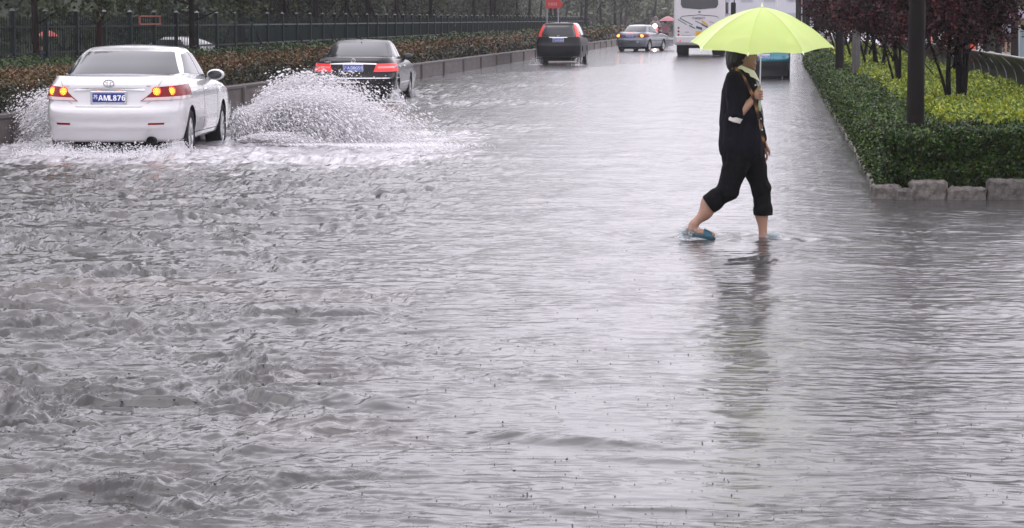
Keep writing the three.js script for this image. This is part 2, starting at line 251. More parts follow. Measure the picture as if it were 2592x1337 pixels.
function shell(p) { // closed car volume: rings stacked in height; p.rear/p.front/p.w are tables over y, p.top over z
  const Lr = pchip(p.rear), Lf = pchip(p.front), W = pchip(p.w), T = pchip(p.top), n = p.n || 3, nf = p.nf || 2.6, zR = p.zR, zF = p.zF, yb = p.bottom;
  const NR = 22, NS = 40, NF = 14, M = NR + NS + NF;
  const ring = (t, y) => { // t: 0..1 rear corner from the middle out, 1..2 side, 2..3 front corner
    const w = W(y);
    if (t <= 1) { const a = t * PI / 2; return [w * Math.pow(Math.sin(a), 2 / n), zR + (Lr(y) - zR) * Math.pow(Math.max(0, Math.cos(a)), 2 / n)]; }
    if (t <= 2) return [w, mix(zR, zF, t - 1)];
    const a = (3 - t) * PI / 2; return [w * Math.pow(Math.max(0, Math.sin(a)), 2 / nf), zF - (-zF + Lf(y)) * Math.pow(Math.cos(a), 2 / nf)];
  };
  const tt = j => j <= NR ? j / NR : j <= NR + NS ? 1 + (j - NR) / NS : 2 + (j - NR - NS) / NF;
  const rows = p.rows || 22, caps = [0.04, 0.1, 0.2, 0.4, 0.7, 1], all = [];
  const pt = (j, v) => { const t = tt(j); let y = yb + v * 0.8, q; for (let i = 0; i < 5; i++) { q = ring(t, y); y = yb + v * (T(q[1]) - yb); } return [q[0], y, q[1]]; };
  const half = [];
  half.push(Array.from({ length: M + 1 }, (_, j) => { const q = pt(j, 0); return [0, q[1], clamp(q[2], -Lf(yb) + 0.3, Lr(yb) - 0.3)]; }));
  for (let r = 0; r <= rows; r++) half.push(Array.from({ length: M + 1 }, (_, j) => pt(j, r / rows)));
  for (const e of caps) half.push(Array.from({ length: M + 1 }, (_, j) => { const q = pt(j, 1), z = mix(q[2], clamp(q[2], zF, zR), e); return [q[0] * (1 - e), T(z) + (p.crown || 0.03) * (1 - (1 - e) ** 2), z]; }));
  const geos = [1, -1].map(s => gridGeo(M, half.length - 1, (u, v) => { const q = half[Math.round(v * (half.length - 1))][Math.round(u * M)]; return [q[0] * s, q[1], q[2]]; }));
  for (const g of [geos[1]]) { const ix = g.index.array; for (let i = 0; i < ix.length; i += 3) { const a = ix[i]; ix[i] = ix[i + 1]; ix[i + 1] = a; } }
  let g = mergeGeometries(geos); g.deleteAttribute('normal'); g.deleteAttribute('uv'); g = mergeVertices(g, 1e-4); g.computeVertexNormals();
  g.setAttribute('uv', new THREE.Float32BufferAttribute(new Float32Array(g.attributes.position.count * 2), 2));
  const tOfX = (x, y) => 2 / PI * Math.asin(Math.pow(clamp(Math.abs(x) / W(y), 0, 1), n / 2));
  return { geo: g, ring, W, Lr, T, tOfX,
    rear: (x, y) => [x, y, zR + (Lr(y) - zR) * Math.pow(Math.max(0, 1 - Math.pow(Math.min(1, Math.abs(x) / W(y)), n)), 1 / n)],
    side: s => (z, y) => { let w = W(y); if (z > zR) w *= Math.pow(Math.max(0, 1 - Math.pow((z - zR) / (Lr(y) - zR), n)), 1 / n); if (z < zF) w *= Math.pow(Math.max(0, 1 - Math.pow((zF - z) / (zF + Lf(y)), nf)), 1 / nf); return [s * w, y, z]; },
    wrap: s => (t, y) => { const q = ring(t, y); return [s * q[0], y, q[1]]; } };
}
// a thin plate lying on a surface: bot and top are polylines in the surface's two coordinates
function plate(map, bot, top, off = 0.004, nu = 14, nv = 6, th = 0.012) {
  const poly = q => { const L = [0]; for (let i = 1; i < q.length; i++) L.push(L[i - 1] + Math.hypot(q[i][0] - q[i - 1][0], q[i][1] - q[i - 1][1])); return t => { const s = t * L[L.length - 1]; let i = 1; while (i < q.length - 1 && s > L[i]) i++; const k = (s - L[i - 1]) / (L[i] - L[i - 1] || 1); return [mix(q[i - 1][0], q[i][0], k), mix(q[i - 1][1], q[i][1], k)]; }; };
  const B = poly(bot), T = poly(top), c0 = map(...B(0.5)), e = 0.004;
  const P = (u, v, o) => { const b = B(u), t = T(u), A = mix(b[0], t[0], v), C = mix(b[1], t[1], v), p = V(...map(A, C)), n = V(...map(A + e, C)).sub(V(...map(A - e, C))).cross(V(...map(A, C + e)).sub(V(...map(A, C - e)))).normalize(); if (!(n.length() > 0.5)) n.set(0, 0, 1); if (n.x * c0[0] + n.z * c0[2] + n.y * 0.05 < 0) n.negate(); return p.addScaledVector(n, o).toArray(); };
  const front = gridGeo(nu, nv, (u, v) => P(u, v, off));
  // make it face outwards
  { const p = front.attributes.position, ix = front.index.array, a = V(0, 0, 0).fromBufferAttribute(p, ix[0]), b = V(0, 0, 0).fromBufferAttribute(p, ix[1]), c = V(0, 0, 0).fromBufferAttribute(p, ix[2]); const mid = Math.floor(ix.length / 6) * 3; a.fromBufferAttribute(p, ix[mid]); b.fromBufferAttribute(p, ix[mid + 1]); c.fromBufferAttribute(p, ix[mid + 2]); const n = b.sub(a).cross(c.sub(a)); const o = V(...P(0.5, 0.5, off + 0.05)).sub(V(...P(0.5, 0.5, off))); if (n.dot(o) < 0) { for (let i = 0; i < ix.length; i += 3) { const t = ix[i]; ix[i] = ix[i + 1]; ix[i + 1] = t; } front.computeVertexNormals(); } }
  const rim = []; for (let i = 0; i < nu; i++) rim.push([i / nu, 0, (i + 1) / nu, 0]); for (let i = 0; i < nv; i++) rim.push([1, i / nv, 1, (i + 1) / nv]); for (let i = nu; i > 0; i--) rim.push([i / nu, 1, (i - 1) / nu, 1]); for (let i = nv; i > 0; i--) rim.push([0, i / nv, 0, (i - 1) / nv]);
  const b = []; for (const [u, v, u2, v2] of rim) { const a1 = P(u, v, off), a2 = P(u2, v2, off), c1 = P(u, v, off - th), c2 = P(u2, v2, off - th); b.push(...a1, ...c1, ...a2, ...a2, ...c1, ...c2); }
  const sk = new THREE.BufferGeometry(); sk.setAttribute('position', new THREE.Float32BufferAttribute(b, 3)); sk.computeVertexNormals();
  return flat([front, sk]);
}
const quadBT = (x0, x1, y0, y1) => [[[x0, y0], [x1, y0]], [[x0, y1], [x1, y1]]];
function wheelParts(r, w, parent, x, y, z, spokes = 5) {
  const s = Math.sign(x), tyre = part('wheel', new THREE.LatheGeometry([[r * 0.66, -w / 2], [r * 0.9, -w / 2], [r * 0.975, -w * 0.42], [r, -w * 0.28], [r, w * 0.28], [r * 0.975, w * 0.42], [r * 0.9, w / 2], [r * 0.66, w / 2], [r * 0.62, 0], [r * 0.66, -w / 2]].map(q => new THREE.Vector2(...q)), 36).rotateZ(-PI / 2), rubber, parent);
  tyre.position.set(x, y, z);
  const gs = [new THREE.LatheGeometry([[r * 0.67, w * 0.46], [r * 0.62, w * 0.44], [r * 0.6, w * 0.2], [0.02, w * 0.12]].map(q => new THREE.Vector2(...q)), 32), new THREE.CylinderGeometry(r * 0.17, r * 0.19, w * 0.2, 16).translate(0, w * 0.36, 0)];
  for (let i = 0; i < spokes; i++) gs.push(rbox(r * 0.15, w * 0.14, r * 0.56, 0, w * 0.38, r * 0.36, 0.012).rotateY(i / spokes * 2 * PI));
  part('rim', flat(gs).rotateZ(-PI / 2 * s), rimMat, tyre);
  return tyre;
}
function buildCar(o) {
  const car = thing(o.name, o.label, 'car', o.at, o.turn || 0), B = shell(o.body), G = shell(o.house);
  const ev = new Evaluator(); ev.useGroups = true;
  let brush = new Brush(B.geo, o.paint); brush.updateMatrixWorld();
  for (const z of o.axles) for (const s of [1, -1]) { const c = new Brush(new THREE.CylinderGeometry(o.arch, o.arch, 0.36, 40).rotateZ(PI / 2).translate(s * (o.body.w[2][1] - 0.1), o.tyre, z), black); c.updateMatrixWorld(); brush = ev.evaluate(brush, c, SUBTRACTION); brush.updateMatrixWorld(); }
  const body = new THREE.Mesh(brush.geometry, brush.material); body.name = 'body'; body.castShadow = body.receiveShadow = true; car.add(body);
  part('cabin', G.geo, o.roofPaint || o.paint, car);
  for (const z of o.axles) for (const s of [1, -1]) wheelParts(o.tyre, 0.215, car, s * (o.body.w[2][1] - 0.115), o.tyre, z, o.spokes);
  part('underbody', box(1.25, 0.2, o.body.zR - o.body.zF, 0, 0.24, (o.body.zR + o.body.zF) / 2), black, car);
  return { car, B, G };
}
function mirror(car, s, x, y, z, m) {
  const g = new THREE.SphereGeometry(1, 24, 16).scale(0.125, 0.078, 0.08).translate(s * (x + 0.1), y, z), b = part('wing_mirror', flat([g, rbox(0.09, 0.03, 0.05, s * (x + 0.01), y - 0.055, z - 0.01)]), m, car);
  part('mirror_glass', new THREE.SphereGeometry(1, 20, 12).scale(0.098, 0.06, 0.012).translate(s * (x + 0.1), y, z + 0.072), carGlass, b); return b;
}
function rearPlate(car, map, y, tex, w = 0.44, h = 0.14, x = 0) {
  const z = map(x, y)[2] + 0.018, f = part('number_plate', rbox(w + 0.03, h + 0.03, 0.02, x, y, z, 0.006), chrome, car);
  part('plate_face', new THREE.PlaneGeometry(w, h).translate(x, y, z + 0.0125), mat(1, 1, 1, 0.45, { map: tex }), f); return f;
}
function seam(map, pts, w = 0.008) { const d = pts.map(q => [q[0], q[1]]); const horiz = Math.abs(d[0][0] - d[d.length - 1][0]) > Math.abs(d[0][1] - d[d.length - 1][1]); return plate(map, d.map(q => horiz ? [q[0], q[1] - w / 2] : [q[0] - w / 2, q[1]]), d.map(q => horiz ? [q[0], q[1] + w / 2] : [q[0] + w / 2, q[1]]), 0.0015, 20, 1, 0.004); }

// --- white sedan throwing spray
{
  const seamMat = mat(0.2, 0.2, 0.2, 0.6);
  const white = mat(0.56, 0.555, 0.565, 0.22, { clearcoat: 1, clearcoatRoughness: 0.04 });
  const { car, B, G } = buildCar({ name: 'sedan_car', label: 'white sedan with lit round brake lamps throwing up spray', at: [-9.27, -0.12, -39.7], turn: 0.05, paint: white, tyre: 0.335, arch: 0.385, axles: [1.31, -1.465], spokes: 10,
    body: { bottom: 0.27, n: 3.2, nf: 2.1, zR: 1.45, zF: -1.15, crown: 0.035, rows: 26,
      rear: [[0.2, 2.28], [0.3, 2.335], [0.42, 2.372], [0.465, 2.398], [0.5, 2.392], [0.63, 2.43], [0.67, 2.426], [0.715, 2.385], [0.745, 2.345], [0.95, 2.31], [1.0, 2.315], [1.03, 2.29], [1.07, 2.21]], front: [[0.2, 2.25], [0.45, 2.4], [0.7, 2.38], [0.85, 2.2], [1.0, 1.9]],
      w: [[0.2, 0.83], [0.35, 0.875], [0.5, 0.905], [0.62, 0.912], [0.8, 0.91], [0.92, 0.893], [1.0, 0.862], [1.1, 0.81]],
      top: [[-2.4, 0.66], [-2.2, 0.8], [-1.7, 0.92], [-1.0, 1.0], [-0.4, 1.02], [0.8, 1.055], [1.5, 1.105], [2.0, 1.112], [2.2, 1.095], [2.35, 1.06]] },
    house: { bottom: 0.98, n: 3.4, nf: 3, zR: 0.35, zF: 0.05, crown: 0.035, rows: 20,
      rear: [[0.98, 1.98], [1.1, 1.82], [1.2, 1.58], [1.3, 1.28], [1.38, 1.02], [1.43, 0.82], [1.465, 0.6]], front: [[0.98, 1.25], [1.1, 1.0], [1.2, 0.78], [1.3, 0.56], [1.4, 0.3], [1.465, 0.1]],
      w: [[0.98, 0.85], [1.1, 0.825], [1.2, 0.785], [1.3, 0.735], [1.4, 0.675], [1.45, 0.62], [1.47, 0.58]], top: [[-3, 1.468], [3, 1.468]] } });
  part('rear_window', plate(G.rear, [[-0.745, 1.135], [-0.72, 1.12], [0, 1.116], [0.72, 1.12], [0.745, 1.135]], [[-0.6, 1.4], [-0.58, 1.412], [0, 1.42], [0.58, 1.412], [0.6, 1.4]], 0.004, 28, 14), carGlass, car);
  for (const s of [1, -1]) {
    const S = G.side(s);
    part('side_window', plate(S, [[-0.72, 1.075], [0.2, 1.1]], [[-0.14, 1.37], [0.24, 1.405]], 0.004, 12, 8), carGlass, car);
    part('side_window', plate(S, [[0.27, 1.1], [1.12, 1.135]], [[0.3, 1.405], [0.72, 1.375]], 0.004, 12, 8), carGlass, car);
    part('window_trim', plate(S, [[-0.8, 1.052], [1.22, 1.117]], [[-0.8, 1.064], [1.22, 1.129]], 0.006, 24, 1), chrome, car);
    for (const g of [seam(B.side(s), [[0.22, 0.36], [0.24, 1.03]]), seam(B.side(s), [[-0.95, 0.36], [-0.9, 0.97]]), seam(B.side(s), [[-0.95, 0.345], [0.85, 0.345]])]) part('door_seam', g, black, car);
    part('side_moulding', plate(B.side(s), [[-0.85, 0.53], [0.8, 0.53]], [[-0.85, 0.555], [0.8, 0.555]], 0.012, 12, 1), white, car);
    for (const z of [0.02, 0.98]) part('door_handle', rbox(0.035, 0.03, 0.18, s * (B.W(0.9) + 0.012), 0.9, z, 0.012), chrome, car);
    mirror(car, s, 0.83, 1.08, -0.62, white);
    // tail lamp: dark red lens wrapping the corner, two glowing rounds, pale strip below
    const Wp = B.wrap(s), tx = x => B.tOfX(x, 0.9);
    const lens = part('tail_lamp', plate(Wp, [[tx(0.4), 0.795], [1.03, 0.82]], [[tx(0.61), 0.975], [1.035, 1.0]], 0.014, 22, 8, 0.03), redLens, car);
    part('lamp_strip', plate(Wp, [[tx(0.42), 0.797], [1.01, 0.821]], [[tx(0.475), 0.838], [1.01, 0.862]], 0.017, 16, 2, 0.01), clearLens, lens);
    for (const x of [0.6, 0.765]) { const q = V(...B.rear(x, 0.92)), n = V(s * (x > 0.7 ? 0.5 : 0.2), 0.05, 1).normalize(); const dots = []; for (let k = 0; k < 19; k++) { const rr = k ? (k < 7 ? 0.021 : 0.04) : 0, a = k < 7 ? k / 6 * 2 * PI : k / 12 * 2 * PI; dots.push(new THREE.SphereGeometry(k < 7 ? 0.0115 : 0.0085, 8, 6).translate(Math.cos(a) * rr, Math.sin(a) * rr, 0)); } const g = flat(dots); g.lookAt(n); g.translate(s * q.x + n.x * 0.02, q.y, q.z + n.z * 0.02); part('brake_light', g, brakeGlow, lens); const halo = new THREE.SphereGeometry(0.062, 20, 12).scale(1, 1, 0.18); halo.lookAt(n); halo.translate(s * q.x + n.x * 0.014, q.y, q.z + n.z * 0.014); part('light_bowl', halo, redGlow, lens); }
    part('reflector', plate(B.rear, [[s * 0.5, 0.49], [s * 0.69, 0.492]], [[s * 0.51, 0.515], [s * 0.7, 0.517]], 0.006, 8, 2), redLens, car);
    part('mudflap', rbox(0.26, 0.22, 0.02, s * 0.72, 0.24, 1.72), black, car);
  }
  part('chrome_strip', plate(B.rear, [[-0.46, 0.93], [0, 0.945], [0.46, 0.93]], [[-0.45, 0.955], [0, 0.978], [0.45, 0.955]], 0.022, 18, 3, 0.03), chrome, car);
  rearPlate(car, B.rear, 0.84, plateTex('AML876'));
  for (const x of [-0.13, 0.13]) part('plate_light', rbox(0.05, 0.014, 0.012, x, 0.922, B.rear(x, 0.92)[2] + 0.02, 0.004), lamp(1, 0.4, 0.12, 0.8), car);
  for (const g of [seam(B.rear, [[-0.42, 0.722], [0.42, 0.722]]), seam(B.rear, [[-0.53, 0.79], [-0.42, 0.722]]), seam(B.rear, [[0.42, 0.722], [0.53, 0.79]]), seam(B.rear, [[-0.66, 1.06], [-0.62, 0.985]]), seam(B.rear, [[0.66, 1.06], [0.62, 0.985]])]) part('boot_seam', g, seamMat, car);
  const zb = B.rear(0, 1.02)[2] + 0.02, em = [new THREE.TorusGeometry(0.06, 0.0065, 8, 40).scale(1.12, 0.76, 1).translate(0, 1.025, zb), new THREE.TorusGeometry(0.04, 0.006, 8, 32).scale(0.58, 1.05, 1).translate(0, 1.024, zb), new THREE.TorusGeometry(0.042, 0.006, 8, 32).scale(1.12, 0.44, 1).translate(0, 1.045, zb)];
  part('emblem', flat(em), mat(0.3, 0.3, 0.31, 0.3, { metalness: 0.8 }), car);
  const badge = (txt, w, x, y, font) => part('badge', new THREE.PlaneGeometry(w, 0.03).translate(x, y, 0).rotateX(-0.25).translate(0, 0.0, 0), mat(1, 1, 1, 0.3, { map: canvasTex(256, 48, c => { c.clearRect(0, 0, 256, 48); c.fillStyle = '#77777c'; c.font = font; c.textAlign = 'center'; c.textBaseline = 'middle'; c.fillText(txt, 128, 26); }), transparent: true }), car);
  badge('TOYOTA', 0.13, -0.56, 1.02, 'bold 40px sans-serif').position.z = B.rear(0.5, 1.02)[2] + 0.272; badge('CAMRY', 0.13, 0.5, 1.02, 'italic bold 40px sans-serif').position.z = B.rear(0.5, 1.02)[2] + 0.272;
  part('exhaust_pipe', flat([new THREE.CylinderGeometry(0.055, 0.055, 0.2, 24, 1, true).rotateX(PI / 2).translate(0.55, 0.285, 2.3), new THREE.TorusGeometry(0.055, 0.008, 8, 24).translate(0.55, 0.285, 2.4), new THREE.CircleGeometry(0.053, 24).translate(0.55, 0.285, 2.33)]), black, car);
  part('parcel_shelf', rbox(0.36, 0.06, 0.1, 0.02, 1.14, 1.6, 0.02), mat(0.3, 0.3, 0.3), car);
  car.scale.setScalar(1.065);
}
// --- black saloon ahead of it
{
  const paint = mat(0.006, 0.006, 0.008, 0.2, { specularIntensity: 0.55 });
  const { car, B, G } = buildCar({ name: 'sedan_car', label: 'black saloon with a chrome boot strip and lit red tail lamps', at: [-9.62, -0.11, -63.95], turn: 0.035, paint, tyre: 0.335, arch: 0.385, axles: [1.35, -1.52], spokes: 7,
    body: { bottom: 0.25, n: 3.6, zR: 1.6, zF: -1.4, crown: 0.03, rows: 24,
      rear: [[0.2, 2.36], [0.35, 2.42], [0.5, 2.44], [0.66, 2.43], [0.72, 2.37], [0.95, 2.33], [1.03, 2.29], [1.08, 2.2]], front: [[0.2, 2.3], [0.45, 2.43], [0.7, 2.41], [0.85, 2.25], [1.0, 2.0]],
      w: [[0.2, 0.85], [0.35, 0.89], [0.5, 0.92], [0.62, 0.927], [0.8, 0.925], [0.92, 0.905], [1.0, 0.87], [1.1, 0.81]],
      top: [[-2.4, 0.68], [-2.2, 0.82], [-1.7, 0.94], [-1.0, 1.0], [-0.4, 1.02], [0.8, 1.05], [1.5, 1.085], [2.0, 1.09], [2.2, 1.08], [2.35, 1.05]] },
    house: { bottom: 0.98, n: 3.4, nf: 3, zR: 0.35, zF: 0.05, crown: 0.03, rows: 20,
      rear: [[0.98, 1.98], [1.1, 1.8], [1.2, 1.56], [1.3, 1.27], [1.38, 1.0], [1.43, 0.8], [1.46, 0.6]], front: [[0.98, 1.25], [1.1, 1.0], [1.2, 0.78], [1.3, 0.56], [1.4, 0.3], [1.46, 0.1]],
      w: [[0.98, 0.83], [1.1, 0.79], [1.2, 0.75], [1.3, 0.705], [1.4, 0.65], [1.45, 0.6], [1.47, 0.57]], top: [[-3, 1.463], [3, 1.463]] } });
  part('rear_window', plate(G.rear, [[-0.7, 1.11], [0, 1.1], [0.7, 1.11]], [[-0.56, 1.4], [0, 1.415], [0.56, 1.4]], 0.004, 28, 14), carGlass, car);
  for (const s of [1, -1]) {
    const S = G.side(s);
    part('side_window', plate(S, [[-0.72, 1.075], [0.2, 1.09]], [[-0.14, 1.37], [0.24, 1.4]], 0.004, 12, 8), carGlass, car);
    part('side_window', plate(S, [[0.27, 1.09], [1.1, 1.11]], [[0.3, 1.4], [0.72, 1.37]], 0.004, 12, 8), carGlass, car);
    part('window_trim', plate(S, [[-0.8, 1.045], [1.2, 1.08]], [[-0.8, 1.06], [1.2, 1.095]], 0.006, 24, 1), chrome, car);
    for (const z of [0.02, 1.0]) part('door_handle', rbox(0.035, 0.03, 0.2, s * (B.W(0.88) + 0.012), 0.88, z, 0.012), chrome, car);
    part('side_moulding', plate(B.side(s), [[-1.0, 0.5], [0.9, 0.5]], [[-1.0, 0.52], [0.9, 0.52]], 0.012, 12, 1), chrome, car);
    mirror(car, s, 0.84, 1.08, -0.65, paint);
    const Wp = B.wrap(s), tx = x => B.tOfX(x, 0.87), lens = part('tail_lamp', plate(Wp, [[tx(0.45), 0.775], [1.02, 0.785]], [[tx(0.53), 0.955], [1.02, 0.965]], 0.012, 20, 8, 0.03), lamp(1, 0.02, 0.05, 0.42), car);
    part('lamp_strip', plate(Wp, [[tx(0.55), 0.855], [0.97, 0.865]], [[tx(0.56), 0.892], [0.95, 0.9]], 0.016, 12, 2, 0.01), clearLens, lens);
    part('exhaust_pipe', rbox(0.14, 0.06, 0.05, s * 0.55, 0.33, 2.4, 0.025), chrome, car);
  }
  part('chrome_strip', plate(B.rear, [[-0.52, 0.935], [0, 0.948], [0.52, 0.935]], [[-0.52, 0.96], [0, 0.975], [0.52, 0.96]], 0.018, 18, 3, 0.02), mat(0.9, 0.9, 0.9, 0.25, { metalness: 0.6 }), car);
  part('bumper_strip', plate(B.wrap(1), [[0, 0.625], [1.1, 0.625]], [[0, 0.645], [1.1, 0.645]], 0.012, 20, 1), chrome, car);
  part('bumper_strip', plate(B.wrap(-1), [[0, 0.625], [1.1, 0.625]], [[0, 0.645], [1.1, 0.645]], 0.012, 20, 1), chrome, car);
  rearPlate(car, B.rear, 0.865, plateTex('ADRG59', '#3450a8', '#dfe6ff'));
  for (const x of [-0.14, 0.14]) part('plate_light', rbox(0.022, 0.022, 0.012, x, 0.745, B.rear(x, 0.745)[2] + 0.008, 0.004), lamp(1, 0.85, 0.7, 0.8), car);
  const zb = B.rear(0, 1.015)[2] + 0.018, sp = [0, 1, 2].map(k => box(0.009, 0.046, 0.006, 0, 0.023, 0).rotateZ(k * 2 * PI / 3).translate(0, 1.02, zb));
  part('emblem', flat([new THREE.TorusGeometry(0.047, 0.006, 8, 32).translate(0, 1.02, zb), ...sp]), chrome, car);
  part('badge', new THREE.PlaneGeometry(0.2, 0.045).translate(-0.58, 1.0, B.rear(0.58, 1.0)[2] + 0.03), mat(1, 1, 1, 0.3, { transparent: true, map: canvasTex(256, 64, c => { c.fillStyle = '#e8e8ee'; c.font = 'bold 58px sans-serif'; c.textAlign = 'center'; c.textBaseline = 'middle'; c.fillText('E 300 L', 128, 34); }) }), car);
  part('antenna', new THREE.ConeGeometry(0.035, 0.08, 10).scale(0.5, 1, 1.8).translate(0, 1.52, 0.7), black, car);
}
// --- black off-road car with tall lamps
{
  const paint = mat(0.009, 0.009, 0.011, 0.35, { specularIntensity: 0.5 }), roofPaint = mat(0.02, 0.02, 0.022, 0.25, { clearcoat: 1, clearcoatRoughness: 0.1 });
  const { car, B, G } = buildCar({ name: 'estate_car', label: 'black tall off-road car with red lamps running up beside its rear window', at: [-8.87, 0.02, -113.3], turn: 0.0, paint, roofPaint, tyre: 0.36, arch: 0.41, axles: [1.31, -1.31], spokes: 5,
    body: { bottom: 0.3, n: 4, zR: 1.7, zF: -1.4, crown: 0.02, rows: 22,
      rear: [[0.25, 2.1], [0.4, 2.22], [0.55, 2.26], [0.75, 2.25], [0.85, 2.19], [1.1, 2.14]], front: [[0.2, 2.1], [0.5, 2.26], [0.8, 2.2], [1.0, 1.9]],
      w: [[0.25, 0.85], [0.4, 0.89], [0.55, 0.912], [0.7, 0.915], [0.9, 0.91], [1.0, 0.89], [1.12, 0.86]], top: [[-2.3, 0.8], [-2.0, 0.98], [-1.2, 1.06], [-0.6, 1.08], [2.3, 1.12]] },
    house: { bottom: 1.05, n: 4, nf: 3, zR: 1.0, zF: 0.0, crown: 0.03, rows: 20,
      rear: [[1.05, 2.16], [1.2, 2.12], [1.4, 2.02], [1.55, 1.9], [1.63, 1.78], [1.66, 1.7]], front: [[1.05, 1.25], [1.2, 1.0], [1.4, 0.7], [1.55, 0.45], [1.66, 0.2]],
      w: [[1.05, 0.87], [1.2, 0.84], [1.4, 0.77], [1.55, 0.7], [1.62, 0.65], [1.66, 0.58]], top: [[-3, 1.665], [3, 1.665]] } });
  part('rear_window', plate(G.rear, [[-0.62, 1.15], [0, 1.11], [0.62, 1.15]], [[-0.52, 1.57], [0.52, 1.57]], 0.004, 20, 10), carGlass, car);
  part('spoiler', plate(G.rear, [[-0.58, 1.585], [0.58, 1.585]], [[-0.54, 1.645], [0.54, 1.645]], 0.03, 14, 3, 0.05), paint, car);
  part('chrome_strip', plate(G.rear, [[-0.36, 1.075], [0.36, 1.075]], [[-0.36, 1.1], [0.36, 1.1]], 0.02, 8, 2), chrome, car);
  part('emblem', flat([box(0.014, 0.07, 0.01, -0.03, 1.155, 2.17), box(0.014, 0.07, 0.01, 0.03, 1.155, 2.17), box(0.05, 0.014, 0.01, 0, 1.155, 2.17)]), chrome, car);
  for (const s of [1, -1]) {
    const S = G.side(s), Wp = G.wrap(s), t = (x, y) => G.tOfX(x, y);
    part('tail_lamp', plate(Wp, [[t(0.69, 1.1), 1.1], [t(0.83, 1.1), 1.1]], [[t(0.565, 1.6), 1.6], [t(0.64, 1.6), 1.6]], 0.012, 6, 18, 0.03), lamp(1, 0.03, 0.06, 0.18), car);
    part('side_window', plate(S, [[-0.65, 1.15], [0.2, 1.16]], [[-0.2, 1.52], [0.22, 1.55]], 0.004, 10, 6), carGlass, car);
    part('side_window', plate(S, [[0.27, 1.16], [1.5, 1.2]], [[0.28, 1.55], [1.3, 1.52]], 0.004, 10, 6), carGlass, car);
    mirror(car, s, 0.86, 1.14, -0.6, black);
  }
  rearPlate(car, B.rear, 0.98, plateTex('AHC806', '#3c4c9c', '#c6cdf0'));
  part('bumper', plate(B.rear, [[-0.82, 0.36], [0.82, 0.36]], [[-0.85, 0.74], [0.85, 0.74]], 0.02, 18, 6, 0.03), black, car);
  part('antenna', new THREE.CylinderGeometry(0.012, 0.022, 0.1, 8).translate(0, 1.73, 1.5), black, car);
}
// --- grey-blue saloon changing lanes
{
  const paint = mat(0.1, 0.115, 0.145, 0.25, { metalness: 0.4, clearcoat: 1, clearcoatRoughness: 0.05 });
  const { car, B, G } = buildCar({ name: 'sedan_car', label: 'slate grey saloon turned to the right beside the white coach', at: [-7.75, 0.04, -156.3], turn: -0.26, paint, tyre: 0.33, arch: 0.38, axles: [1.3, -1.3], spokes: 5,
    body: { bottom: 0.25, n: 3, zR: 1.5, zF: -1.35, crown: 0.03, rows: 20,
      rear: [[0.2, 2.22], [0.35, 2.29], [0.5, 2.32], [0.66, 2.31], [0.72, 2.26], [0.95, 2.22], [1.05, 2.12]], front: [[0.2, 2.15], [0.45, 2.3], [0.7, 2.28], [0.85, 2.1], [1.0, 1.9]],
      w: [[0.2, 0.82], [0.35, 0.86], [0.5, 0.885], [0.62, 0.892], [0.8, 0.89], [0.92, 0.87], [1.0, 0.84], [1.1, 0.78]], top: [[-2.3, 0.68], [-2.1, 0.82], [-1.6, 0.94], [-1.0, 1.0], [0.8, 1.04], [1.5, 1.075], [2.0, 1.07], [2.25, 1.03]] },
    house: { bottom: 0.98, n: 3.2, nf: 3, zR: 0.35, zF: 0.05, crown: 0.03, rows: 18,
      rear: [[0.98, 1.85], [1.1, 1.68], [1.2, 1.46], [1.3, 1.2], [1.38, 0.96], [1.43, 0.78], [1.46, 0.6]], front: [[0.98, 1.25], [1.1, 1.0], [1.2, 0.78], [1.3, 0.56], [1.4, 0.3], [1.46, 0.1]],
      w: [[0.98, 0.8], [1.1, 0.765], [1.2, 0.725], [1.3, 0.68], [1.4, 0.63], [1.46, 0.56]], top: [[-3, 1.463], [3, 1.463]] } });
  part('rear_window', plate(G.rear, [[-0.66, 1.1], [0.66, 1.1]], [[-0.54, 1.4], [0.54, 1.4]], 0.004, 20, 10), carGlass, car);
  for (const s of [1, -1]) {
    const S = G.side(s), Wp = B.wrap(s), tx = x => B.tOfX(x, 0.9);
    part('side_window', plate(S, [[-0.72, 1.07], [0.2, 1.08]], [[-0.14, 1.37], [0.24, 1.4]], 0.004, 10, 6), carGlass, car);
    part('side_window', plate(S, [[0.27, 1.08], [1.05, 1.1]], [[0.3, 1.4], [0.7, 1.37]], 0.004, 10, 6), carGlass, car);
    const lens = part('tail_lamp', plate(Wp, [[tx(0.45), 0.79], [1.0, 0.79]], [[tx(0.47), 0.95], [1.0, 0.96]], 0.012, 14, 6, 0.03), redLens, car);
    const q = B.rear(0.66, 0.875); part('brake_light', new THREE.SphereGeometry(0.1, 20, 14).scale(1.25, 0.75, 0.3).translate(s * 0.66, 0.875, q[2] + 0.02), lamp(1, 0.3, 0.06, 2.6), lens);
    mirror(car, s, 0.8, 1.08, -0.6, paint);
  }
  part('high_brake_light', rbox(0.36, 0.05, 0.04, 0, 1.005, B.rear(0, 1.0)[2] + 0.0, 0.02), lamp(1, 0.12, 0.06, 1.2), car);
  rearPlate(car, B.rear, 0.83, plateTex('AQ3518', '#33459a', '#b8c2ec'));
  part('chrome_strip', plate(B.rear, [[-0.7, 0.52], [0.7, 0.52]], [[-0.7, 0.545], [0.7, 0.545]], 0.01, 14, 1), chrome, car);
}
